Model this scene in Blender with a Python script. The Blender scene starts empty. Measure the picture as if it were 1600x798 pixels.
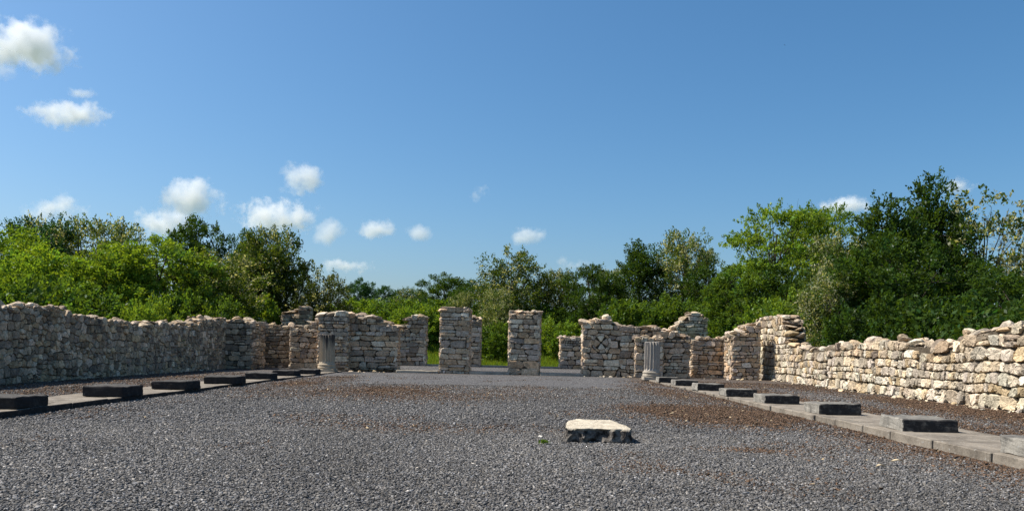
import bpy, bmesh, math, random
import numpy as np
from mathutils import Vector, noise as mnoise

C = bpy.context.scene.collection
SC = bpy.context.scene
R = math.radians

# ------------------------------------------------------------------ camera
F, U0, V0, ROLL, EYE = 1250.0, 817.0, 543.0, 0.021, 1.3
cam = bpy.data.cameras.new('camera')
cam.sensor_width = 36.0
cam.lens = 36.0 * F / 1600.0
cam.shift_x = -(U0 - 800.0) / 1600.0
cam.shift_y = (V0 - 399.0) / 1600.0
cam.clip_start = 0.05
cam.clip_end = 20000
camo = bpy.data.objects.new('camera', cam)
C.objects.link(camo)
camo.location = (0, 0, EYE)
camo.rotation_euler = (math.pi / 2, -ROLL, 0)
SC.camera = camo

# ------------------------------------------------------------------ light
SUN = Vector((-0.60, 0.06, 0.78)).normalized()
w = bpy.data.worlds.new('World')
SC.world = w
w.use_nodes = True
nt = w.node_tree
bg = nt.nodes['Background']
sky = nt.nodes.new('ShaderNodeTexSky')
sky.sky_type = 'NISHITA'
sky.sun_disc = False
sky.sun_elevation = math.asin(SUN.z)
sky.sun_rotation = math.atan2(SUN.x, SUN.y)
sky.altitude = 100
sky.air_density = 1.0
sky.dust_density = 2.0
sky.ozone_density = 6.0
hs = nt.nodes.new('ShaderNodeHueSaturation')
hs.inputs['Saturation'].default_value = 1.18
hs.inputs['Hue'].default_value = 0.492
nt.links.new(sky.outputs[0], hs.inputs['Color'])
nt.links.new(hs.outputs[0], bg.inputs[0])
bg.inputs[1].default_value = 0.095
sl = bpy.data.lights.new('sun', 'SUN')
sl.energy = 4.8
sl.angle = R(0.5)
sl.color = (1.0, 0.94, 0.85)
so = bpy.data.objects.new('sun', sl)
C.objects.link(so)
so.rotation_euler = SUN.to_track_quat('Z', 'Y').to_euler()
so.location = (-60, 20, 100)
SC.view_settings.view_transform = 'Standard'
SC.view_settings.look = 'None'
SC.view_settings.exposure = 0.6
SC.view_settings.gamma = 1.0
SC.view_settings.use_curve_mapping = False
SC.render.engine = 'CYCLES'
SC.cycles.use_denoising = True
SC.cycles.denoiser = 'OPENIMAGEDENOISE'
SC.cycles.denoising_prefilter = 'NONE'
SC.cycles.max_bounces = 20
SC.cycles.diffuse_bounces = 3
SC.cycles.glossy_bounces = 1
SC.cycles.transmission_bounces = 4
SC.cycles.transparent_max_bounces = 16
SC.cycles.volume_bounces = 20


def W(u, v, Y):
    """the point at distance Y that the photograph shows at u, v"""
    du, dv = u - U0, v - V0
    x = du * math.cos(ROLL) + dv * math.sin(ROLL)
    y = dv * math.cos(ROLL) - du * math.sin(ROLL)
    return Vector((x * Y / F, Y, EYE - y * Y / F))


# ------------------------------------------------------------------ materials
def mat(name):
    m = bpy.data.materials.new(name)
    m.use_nodes = True
    n = m.node_tree
    n.nodes.clear()
    out = n.nodes.new('ShaderNodeOutputMaterial')
    return m, n, out


def N(n, typ, **kw):
    x = n.nodes.new(typ)
    for k, v in kw.items():
        if isinstance(k, str) and hasattr(x, k):
            setattr(x, k, v)
        else:
            x.inputs[k].default_value = v
    return x


def L(n, a, b):
    n.links.new(a, b)


def ramp(n, fac, stops):
    r = n.nodes.new('ShaderNodeValToRGB')
    while len(r.color_ramp.elements) < len(stops):
        r.color_ramp.elements.new(0.5)
    for e, (p, c) in zip(r.color_ramp.elements, stops):
        e.position = p
        e.color = (c, c, c, 1) if not isinstance(c, tuple) else (*c, 1)
    L(n, fac, r.inputs[0])
    return r.outputs[0]


def mixc(n, fac, a, b, mode='MIX'):
    m = n.nodes.new('ShaderNodeMix')
    m.data_type = 'RGBA'
    m.blend_type = mode
    for s, v in ((m.inputs[0], fac), (m.inputs[6], a), (m.inputs[7], b)):
        if hasattr(v, 'node'):
            L(n, v, s)
        elif isinstance(v, (int, float)):
            s.default_value = v
        else:
            s.default_value = (*v, 1)
    return m.outputs[2]


def noise_tex(n, vec, scale, detail=4, rough=0.6):
    t = n.nodes.new('ShaderNodeTexNoise')
    t.inputs['Scale'].default_value = scale
    t.inputs['Detail'].default_value = detail
    t.inputs['Roughness'].default_value = rough
    if vec is not None:
        L(n, vec, t.inputs['Vector'])
    return t.outputs[0]


def bump(n, h, strength, dist, prev=None):
    b = n.nodes.new('ShaderNodeBump')
    b.inputs['Strength'].default_value = strength
    b.inputs['Distance'].default_value = dist
    L(n, h, b.inputs['Height'])
    if prev is not None:
        L(n, prev, b.inputs['Normal'])
    return b.outputs[0]


def surf(n, out, col, normal=None, rough=0.9, spec=0.2):
    p = n.nodes.new('ShaderNodeBsdfPrincipled')
    if hasattr(col, 'node'):
        L(n, col, p.inputs['Base Color'])
    else:
        p.inputs['Base Color'].default_value = (*col, 1)
    p.inputs['Roughness'].default_value = rough
    p.inputs['Specular IOR Level'].default_value = spec
    if normal is not None:
        L(n, normal, p.inputs['Normal'])
    L(n, p.outputs[0], out.inputs[0])
    return p


def attr(n, name='Col'):
    a = n.nodes.new('ShaderNodeAttribute')
    a.attribute_name = name
    return a


def geo_pos(n):
    return n.nodes.new('ShaderNodeNewGeometry').outputs['Position']


# rubble limestone: one colour per stone from the mesh, mottling and lichen on top of it
def stone_material():
    m, n, out = mat('rubble_limestone')
    pos = geo_pos(n)
    a = attr(n)
    big = noise_tex(n, pos, 5.0, 5, 0.65)
    fine = noise_tex(n, pos, 42.0, 4, 0.7)
    c = mixc(n, 1.0, a.outputs[0], ramp(n, big, [(0.3, 0.62), (0.5, 0.98), (0.72, 1.16)]), 'MULTIPLY')
    c = mixc(n, 0.6, c, ramp(n, fine, [(0.28, 0.58), (0.5, 1.0), (0.75, 1.2)]), 'MULTIPLY')
    c = mixc(n, 0.75, c, ramp(n, noise_tex(n, pos, 17.0, 3, 0.6), [(0.34, 0.55), (0.5, 1.0), (0.68, 1.22)]), 'MULTIPLY')
    lich = ramp(n, noise_tex(n, pos, 2.3, 8, 0.72), [(0.52, 0.0), (0.68, 1.0)])
    mm = n.nodes.new('ShaderNodeMath')
    mm.operation = 'MULTIPLY'
    L(n, lich, mm.inputs[0])
    L(n, a.outputs[3], mm.inputs[1])
    c = mixc(n, mm.outputs[0], c, (0.075, 0.070, 0.064))
    nb = bump(n, noise_tex(n, pos, 14.0, 6, 0.65), 0.7, 0.05)
    nb = bump(n, fine, 0.5, 0.012, nb)
    surf(n, out, c, nb, 0.95, 0.1)
    return m


def mortar_material(name='old_mortar', k=1.0):
    m, n, out = mat(name)
    pos = geo_pos(n)
    c = ramp(n, noise_tex(n, pos, 9, 5), [(0.3, (0.035 * k, 0.028 * k, 0.021 * k)), (0.7, (0.11 * k, 0.09 * k, 0.065 * k))])
    surf(n, out, c, bump(n, noise_tex(n, pos, 30, 5), 0.8, 0.03), 1.0, 0.05)
    return m


def gravel_material(name, tint=1.0):
    m, n, out = mat(name)
    pos = geo_pos(n)
    lit = attr(n, 'litter').outputs['Fac']
    v = n.nodes.new('ShaderNodeTexVoronoi')
    v.inputs['Scale'].default_value = 30
    L(n, pos, v.inputs['Vector'])
    sep = n.nodes.new('ShaderNodeSeparateColor')
    L(n, v.outputs['Color'], sep.inputs[0])
    c = ramp(n, sep.outputs[0], [(0.0, (0.046, 0.045, 0.046)), (0.45, (0.103, 0.099, 0.099)), (0.8, (0.160, 0.155, 0.153)), (1.0, (0.27, 0.26, 0.24))])
    cb = ramp(n, sep.outputs[1], [(0.0, (0.035, 0.022, 0.014)), (0.6, (0.10, 0.065, 0.042)), (1.0, (0.20, 0.15, 0.105))])
    v2 = n.nodes.new('ShaderNodeTexVoronoi')
    v2.inputs['Scale'].default_value = 9
    L(n, pos, v2.inputs['Vector'])
    s2 = n.nodes.new('ShaderNodeSeparateColor')
    L(n, v2.outputs['Color'], s2.inputs[0])
    c = mixc(n, 0.5, c, ramp(n, s2.outputs[0], [(0, 0.7), (1, 1.25)]), 'MULTIPLY')
    patch = ramp(n, noise_tex(n, pos, 3.5, 6, 0.7), [(0.3, 0.35), (0.7, 1.0)])
    mm = n.nodes.new('ShaderNodeMath')
    mm.operation = 'MULTIPLY'
    L(n, lit, mm.inputs[0])
    L(n, patch, mm.inputs[1])
    c = mixc(n, mm.outputs[0], c, cb)
    d = n.nodes.new('ShaderNodeMath')
    d.operation = 'MULTIPLY'
    d.inputs[1].default_value = -1
    L(n, v.outputs['Distance'], d.inputs[0])
    nb = bump(n, d.outputs[0], 1.0, 0.035)
    nb = bump(n, noise_tex(n, pos, 14, 4), 0.5, 0.06, nb)
    surf(n, out, c, nb, 0.95, 0.1)
    return m


def attr_material(name, rough=0.85, spec=0.2, bscale=60, bdist=0.004):
    m, n, out = mat(name)
    pos = geo_pos(n)
    c = mixc(n, 0.7, attr(n).outputs[0], ramp(n, noise_tex(n, pos, bscale, 3), [(0.3, 0.7), (0.7, 1.25)]), 'MULTIPLY')
    surf(n, out, c, None, rough, spec)
    return m


def concrete_material(name, base, dark, stain=0.5, scale=3.0, crust_shade=False):
    m, n, out = mat(name)
    pos = geo_pos(n)
    a = ramp(n, noise_tex(n, pos, scale, 8, 0.7), [(0.30, dark), (0.42 + 0.3 * stain, base)])
    c = mixc(n, 0.7, a, ramp(n, noise_tex(n, pos, 45, 5, 0.7), [(0.3, 0.6), (0.55, 1.0), (0.75, 1.25)]), 'MULTIPLY')
    spots = ramp(n, noise_tex(n, pos, 22, 2, 0.5), [(0.66, 0.0), (0.72, 1.0)])
    c = mixc(n, spots, c, (0.34, 0.33, 0.30))
    if crust_shade:   # black crusting plus painted-in shade on sides turned from the sun
        cr = attr(n, 'crust_shade').outputs['Fac']
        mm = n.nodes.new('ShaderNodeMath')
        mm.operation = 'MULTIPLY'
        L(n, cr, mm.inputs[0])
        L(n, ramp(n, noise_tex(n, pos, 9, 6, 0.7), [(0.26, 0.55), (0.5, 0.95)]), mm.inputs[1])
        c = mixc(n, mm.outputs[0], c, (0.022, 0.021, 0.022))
    nb = bump(n, noise_tex(n, pos, 20, 6, 0.7), 0.6, 0.02)
    nb = bump(n, noise_tex(n, pos, 90, 3, 0.7), 0.4, 0.005, nb)
    surf(n, out, c, nb, 0.95, 0.1)
    return m


def leaf_material(name, transl=0.48):
    m, n, out = mat(name)
    oi = n.nodes.new('ShaderNodeObjectInfo')
    a = attr(n)
    # a.alpha = 1 marks blossom, which keeps its own colour
    c = mixc(n, 1.0, a.outputs[0], oi.outputs['Color'], 'MULTIPLY')
    c = mixc(n, a.outputs[3], c, a.outputs[0])
    d = n.nodes.new('ShaderNodeBsdfDiffuse')
    t = n.nodes.new('ShaderNodeBsdfTranslucent')
    L(n, c, d.inputs[0])
    c2 = mixc(n, 1.0, c, (1.25, 1.15, 0.45), 'MULTIPLY')
    L(n, c2, t.inputs[0])
    mx = n.nodes.new('ShaderNodeMixShader')
    mx.inputs[0].default_value = transl
    L(n, d.outputs[0], mx.inputs[1])
    L(n, t.outputs[0], mx.inputs[2])
    g = n.nodes.new('ShaderNodeBsdfGlossy')
    g.inputs['Roughness'].default_value = 0.42
    g.inputs['Color'].default_value = (0.9, 0.95, 1, 1)
    mx2 = n.nodes.new('ShaderNodeMixShader')
    mx2.inputs[0].default_value = 0.008
    L(n, mx.outputs[0], mx2.inputs[1])
    L(n, g.outputs[0], mx2.inputs[2])
    L(n, mx2.outputs[0], out.inputs[0])
    return m


def bark_material():
    m, n, out = mat('bark')
    pos = geo_pos(n)
    c = ramp(n, noise_tex(n, pos, 12, 5), [(0.3, (0.035, 0.028, 0.022)), (0.7, (0.11, 0.09, 0.07))])
    surf(n, out, c, bump(n, noise_tex(n, pos, 25, 5), 0.8, 0.03), 0.95, 0.1)
    return m


def ground_material():
    m, n, out = mat('meadow_soil')
    pos = geo_pos(n)
    c = ramp(n, noise_tex(n, pos, 0.35, 8, 0.7), [(0.3, (0.035, 0.065, 0.014)), (0.52, (0.065, 0.11, 0.02)), (0.72, (0.12, 0.13, 0.04))])
    c = mixc(n, 0.8, c, ramp(n, noise_tex(n, pos, 11, 5, 0.7), [(0.3, 0.55), (0.7, 1.3)]), 'MULTIPLY')
    surf(n, out, c, bump(n, noise_tex(n, pos, 8, 6, 0.7), 1.0, 0.2), 1.0, 0.05)
    return m


def cloud_material():
    m, n, out = mat('cloud_vapour')
    tc = n.nodes.new('ShaderNodeTexCoord')
    oi = n.nodes.new('ShaderNodeObjectInfo')
    ln = n.nodes.new('ShaderNodeVectorMath')
    ln.operation = 'LENGTH'
    L(n, tc.outputs['Object'], ln.inputs[0])
    pos = geo_pos(n)

    def nz(scale, det, rough):
        t = n.nodes.new('ShaderNodeTexNoise')
        t.noise_dimensions = '4D'
        t.inputs['Scale'].default_value = scale
        t.inputs['Detail'].default_value = det
        t.inputs['Roughness'].default_value = rough
        L(n, pos, t.inputs['Vector'])
        mu = n.nodes.new('ShaderNodeMath')
        mu.operation = 'MULTIPLY'
        mu.inputs[1].default_value = 37.0
        L(n, oi.outputs['Random'], mu.inputs[0])
        L(n, mu.outputs[0], t.inputs['W'])
        return t.outputs[0]
    a = nz(0.028, 9, 0.68)
    # density = clamp((noise*1.9 - 0.55 - r^1.3) * k)
    p = n.nodes.new('ShaderNodeMath')
    p.operation = 'POWER'
    p.inputs[1].default_value = 1.6
    L(n, ln.outputs['Value'], p.inputs[0])
    sep = n.nodes.new('ShaderNodeSeparateColor')
    L(n, oi.outputs['Color'], sep.inputs[0])
    s = n.nodes.new('ShaderNodeMath')
    s.operation = 'MULTIPLY_ADD'
    s.inputs[1].default_value = 4.2
    s.inputs[2].default_value = -1.45
    L(n, a, s.inputs[0])
    d = n.nodes.new('ShaderNodeMath')
    d.operation = 'SUBTRACT'
    L(n, s.outputs[0], d.inputs[0])
    L(n, p.outputs[0], d.inputs[1])
    k = n.nodes.new('ShaderNodeMath')
    k.operation = 'MULTIPLY'
    k.use_clamp = True
    k.inputs[1].default_value = 1.0
    e = n.nodes.new('ShaderNodeMath')
    e.operation = 'SUBTRACT'
    L(n, d.outputs[0], e.inputs[0])
    L(n, sep.outputs[1], e.inputs[1])
    L(n, e.outputs[0], k.inputs[0])
    k2 = n.nodes.new('ShaderNodeMath')
    k2.operation = 'MULTIPLY'
    L(n, k.outputs[0], k2.inputs[0])
    L(n, sep.outputs[0], k2.inputs[1])
    v = n.nodes.new('ShaderNodeVolumeScatter')
    v.inputs['Color'].default_value = (1, 1, 1, 1)
    v.inputs['Anisotropy'].default_value = 0.0
    L(n, k2.outputs[0], v.inputs['Density'])
    L(n, v.outputs[0], out.inputs['Volume'])
    m.cycles.volume_step_rate = 0.5
    return m


M = dict(stone=stone_material(), mortar=mortar_material('old_mortar', 1.3), pale_mortar=mortar_material('pale_mortar', 1.9), gravel=gravel_material('crushed_gravel'),
         chip=attr_material('gravel_chips'), leaf=leaf_material('leaves'), bark=bark_material(), ground=ground_material(),
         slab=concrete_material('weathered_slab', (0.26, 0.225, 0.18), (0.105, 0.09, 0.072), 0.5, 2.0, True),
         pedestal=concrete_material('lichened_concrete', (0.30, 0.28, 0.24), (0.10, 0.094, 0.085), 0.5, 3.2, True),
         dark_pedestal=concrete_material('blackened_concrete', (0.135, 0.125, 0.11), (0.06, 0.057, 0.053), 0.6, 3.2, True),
         sill=concrete_material('pale_sill', (0.42, 0.37, 0.29), (0.22, 0.18, 0.14), 0.4, 3.0),
         cloud=cloud_material())


# ------------------------------------------------------------------ scene helpers
def mesh(name, verts, faces, material, cols=None, smooth=False, extra=None):
    """verts n x 3; faces: an m x k array or a list of index lists"""
    me = bpy.data.meshes.new(name)
    verts = np.asarray(verts, dtype=np.float32)
    if isinstance(faces, np.ndarray):
        m_, k_ = faces.shape
        me.vertices.add(len(verts))
        me.vertices.foreach_set('co', verts.ravel())
        me.loops.add(m_ * k_)
        me.loops.foreach_set('vertex_index', faces.astype(np.int32).ravel())
        me.polygons.add(m_)
        me.polygons.foreach_set('loop_start', np.arange(0, m_ * k_, k_, dtype=np.int32))
        me.polygons.foreach_set('loop_total', np.full(m_, k_, dtype=np.int32))
        me.update(calc_edges=True)
    else:
        me.from_pydata([tuple(map(float, v)) for v in verts], [], faces)
        me.update()
    if cols is not None:
        a = me.attributes.new('Col', 'FLOAT_COLOR', 'POINT')
        a.data.foreach_set('color', np.asarray(cols, dtype=np.float32).ravel())
    for k, vals in (extra or {}).items():
        a = me.attributes.new(k, 'FLOAT', 'POINT')
        a.data.foreach_set('value', np.asarray(vals, dtype=np.float32))
    if smooth:
        me.polygons.foreach_set('use_smooth', np.ones(len(me.polygons), dtype=bool))
    me.materials.append(material)
    return me


def obj(name, me, parent=None, loc=(0, 0, 0)):
    o = bpy.data.objects.new(name, me)
    C.objects.link(o)
    o.location = loc
    if parent:
        o.parent = parent
    return o


def tag(o, label=None, cat=None, group=None, kind=None):
    for k, v in (('label', label), ('category', cat), ('group', group), ('kind', kind)):
        if v:
            o[k] = v
    return o


def thing(name, loc, label, cat, group=None):
    o = bpy.data.objects.new(name, None)
    o.empty_display_size = 0.2
    C.objects.link(o)
    o.location = loc
    return tag(o, label, cat, group)


class Buf:
    """collects polygons with one colour per vertex"""
    def __init__(s):
        s.v, s.f, s.c = [], [], []

    def add(s, vs, fs, col):
        b = len(s.v)
        s.v.extend(vs)
        s.f.extend([[b + i for i in f] for f in fs])
        s.c.extend([col] * len(vs))

    def build(s, name, material, parent=None, smooth=False):
        off = np.array(parent.location) if parent else np.zeros(3)
        me = mesh(name, np.asarray(s.v, dtype=np.float64) - off, s.f, material, s.c, smooth)
        return obj(name, me, parent)


def vnoise(x, y, seed=0):
    """value noise on arrays, 0..1"""
    xi, yi = np.floor(x).astype(np.int64), np.floor(y).astype(np.int64)
    fx, fy = x - xi, y - yi
    fx, fy = fx * fx * (3 - 2 * fx), fy * fy * (3 - 2 * fy)

    def h(a, b):
        k = (a * 374761393 + b * 668265263 + seed * 974711) & 0xffffffff
        k = ((k ^ (k >> 13)) * 1274126177) & 0xffffffff
        return ((k ^ (k >> 16)) & 0xffff) / 65535.0
    return (h(xi, yi) * (1 - fx) + h(xi + 1, yi) * fx) * (1 - fy) + (h(xi, yi + 1) * (1 - fx) + h(xi + 1, yi + 1) * fx) * fy


def fbm(x, y, seed=0, o=4):
    t, a, s = 0, 0.5, 0
    for i in range(o):
        t = t + a * vnoise(x * 2 ** i, y * 2 ** i, seed + i)
        s += a
        a *= 0.5
    return t / s


# ------------------------------------------------------------------ the lie of the land
def terrain(x, y):
    x = np.asarray(x, dtype=float)
    y = np.asarray(y, dtype=float)
    t = np.clip((y - 48.6) / 14, 0, 1)
    z = -0.06 + 2.0 * t * t * (3 - 2 * t) + np.clip(0.055 * (y - 62), 0, 9)
    z = z + (fbm(x * 0.12, y * 0.12, 5) - 0.5) * 1.4 * t
    return z


def litter(x, y):
    """0..1: how much brown leaf mould lies on the gravel"""
    n1 = fbm(x * 0.55, y * 0.35, 11, 5)
    n2 = fbm(x * 1.7, y * 1.1, 23, 4)
    kerb = 5.85 - 0.0175 * (y - 9)
    d = kerb - x
    m = np.where(d > -0.3, np.exp(-np.clip(d, 0, 9) / 0.8) * 1.0, 0.0)
    m = np.maximum(m, 1.5 * np.exp(-((x - 4.5) / 2.0) ** 2 - ((y - 16.8) / 2.7) ** 2))
    m = np.maximum(m, 0.8 * np.exp(-((x - 4.8) / 1.2) ** 2 - ((y - 26.0) / 5.0) ** 2))
    m = np.maximum(m, 0.78 * np.exp(-((x + 4.2) / 4.0) ** 2 - ((y - 22.0) / 3.6) ** 2))
    m = np.maximum(m, 0.75 * np.exp(-((x + 7.2) / 1.0) ** 2 - ((y - 28.0) / 6.0) ** 2))
    m = np.maximum(m, 0.5 * np.exp(-((x - 3.1) / 0.8) ** 2 - ((y - 10.6) / 0.35) ** 2))
    m = np.maximum(m, 0.4 * np.exp(-((x + 1.2) / 2.5) ** 2 - ((y - 12.8) / 1.0) ** 2))
    m = np.maximum(m, 0.5 * np.exp(-((y - 37.3) / 0.5) ** 2))
    m = np.maximum(m, np.where(x > 7.0, 0.95 - 0.7 * np.exp(-((x - 9.2) / 1.1) ** 2 - ((y - 24) / 12.0) ** 2), 0))
    m = np.maximum(m, np.where(x < -10.0, 0.5, 0))
    m = np.maximum(m, 0.36 * np.clip((fbm(x * 0.8, y * 0.5, 71, 5) - 0.56) * 5, 0, 0.6))
    return np.clip(m * (0.25 + 1.9 * n1 * (0.5 + n2)) - 0.12, 0, 1)


def grid_mesh(name, xs, ys, zf, material, extra=None):
    X, Y = np.meshgrid(xs, ys)
    V = np.stack([X.ravel(), Y.ravel(), zf(X, Y).ravel()], 1)
    nx, ny = len(xs), len(ys)
    i = (np.arange(ny - 1)[:, None] * nx + np.arange(nx - 1)[None, :]).ravel()
    Fc = np.stack([i, i + 1, i + nx + 1, i + nx], 1)
    ex = {k: f(X, Y).ravel() for k, f in (extra or {}).items()}
    return mesh(name, V, Fc, material, None, True, ex)


def spaced(a, b, far):
    """coordinates that thin out with distance from the middle"""
    t = np.linspace(-1, 1, 161)
    return np.sign(t) * (np.abs(t) * a + np.abs(t) ** 5 * (far - a)) + b


ys = np.concatenate([np.linspace(-3000, -80, 12), np.linspace(-60, 44, 14), np.linspace(46, 110, 90), np.linspace(115, 300, 38), np.geomspace(320, 6000, 24)])
g = obj('ground', grid_mesh('ground', spaced(110, 0, 5000), ys, terrain, M['ground']))
tag(g, kind='structure')


def yard_z(x, y):
    return (fbm(x * 0.5, y * 0.5, 3) - 0.5) * 0.05 * np.clip((37.0 - y) / 3, 0, 1)


yard = obj('gravel_yard', grid_mesh('gravel_yard', np.linspace(-14.6, 12.6, 190), np.linspace(-12, 44, 390), yard_z, M['gravel'], {'litter': litter}))
tag(yard, kind='structure')
room = obj('raised_gravel', grid_mesh('raised_gravel', np.linspace(-8.2, 5.2, 80), np.linspace(38.3, 48.2, 40), lambda x, y: 0.115 + 0 * x, M['gravel'], {'litter': lambda x, y: 0.15 * fbm(x, y, 9)}))
tag(room, kind='structure')


# ------------------------------------------------------------------ masonry
RND = random.Random(4)


def clip_poly(poly, nx, ny, d):
    """keeps the side nx*x + ny*y <= d"""
    out = []
    k = len(poly)
    for i in range(k):
        a, b = poly[i], poly[(i + 1) % k]
        da, db = nx * a[0] + ny * a[1] - d, nx * b[0] + ny * b[1] - d
        if da <= 0:
            out.append(a)
        if (da < 0 < db) or (db < 0 < da):
            t = da / (da - db)
            out.append((a[0] + (b[0] - a[0]) * t, a[1] + (b[1] - a[1]) * t))
    return out


def wild_cells(Ln, top, z0, size, rng, aspect, gaps):
    """uncoursed rubble: each stone fills the room its neighbours leave"""
    A = 1.0 / aspect
    seeds = []
    zmax = max(top(Ln * i / 40) for i in range(41)) + 0.5
    z = z0 - size * 0.2
    row = 0
    while z < zmax:
        h = size * rng.choice((0.6, 0.8, 0.95, 1.1, 1.35))
        s = -size * aspect * rng.uniform(0.3, 1.3)
        ph = rng.uniform(0, 6.28)
        while s < Ln + size * aspect * 1.5:
            wd = size * aspect * rng.choice((0.45, 0.7, 0.9, 1.0, 1.25, 1.6))
            r = rng.random()
            zw = z + 0.05 * math.sin(s * 1.3 + ph)
            if r < 0.16:
                seeds.append((s + wd / 2, zw + h * 0.24))
                seeds.append((s + wd / 2 + rng.uniform(-.08, .08) * wd, zw + h * 0.78))
            elif r > 0.06 + 0.16:
                seeds.append((s + wd / 2, zw + h * 0.5 + rng.uniform(-0.11, 0.11) * h))
            s += wd
        z += h
    Q = np.array(seeds) * np.array([A, 1.0])
    out = []
    for i, (s, zc) in enumerate(seeds):
        if s < 0 or s > Ln or zc > top(s) - size * 0.25 or zc < z0 - size * 0.2:
            continue
        dd = np.hypot(*(Q - Q[i]).T)
        near = [j for j in np.argpartition(dd, 26)[:27] if j != i and dd[j] < size * 4]
        gap = rng.uniform(*gaps)
        b = size * 1.5
        poly = [(-b, -b), (b, -b), (b, b), (-b, b)]
        for j in near:
            dx, dy = Q[j] - Q[i]
            l = math.hypot(dx, dy) + 1e-6
            poly = clip_poly(poly, dx / l, dy / l, l / 2 - gap)
            if len(poly) < 3:
                break
        for nx_, ny_, d_ in ((-1, 0, (s + rng.uniform(-.02, .04)) * A), (1, 0, (Ln - s + rng.uniform(-.02, .04)) * A), (0, -1, zc - z0)):
            if len(poly) > 2:
                poly = clip_poly(poly, nx_, ny_, d_)
        if len(poly) < 3:
            continue
        pp = [(s + x / A, zc + y) for x, y in poly]
        ar = 0.5 * abs(sum(pp[k][0] * pp[(k + 1) % len(pp)][1] - pp[(k + 1) % len(pp)][0] * pp[k][1] for k in range(len(pp))))
        if ar > 0.0025:
            out.append(pp)
    return out


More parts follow.
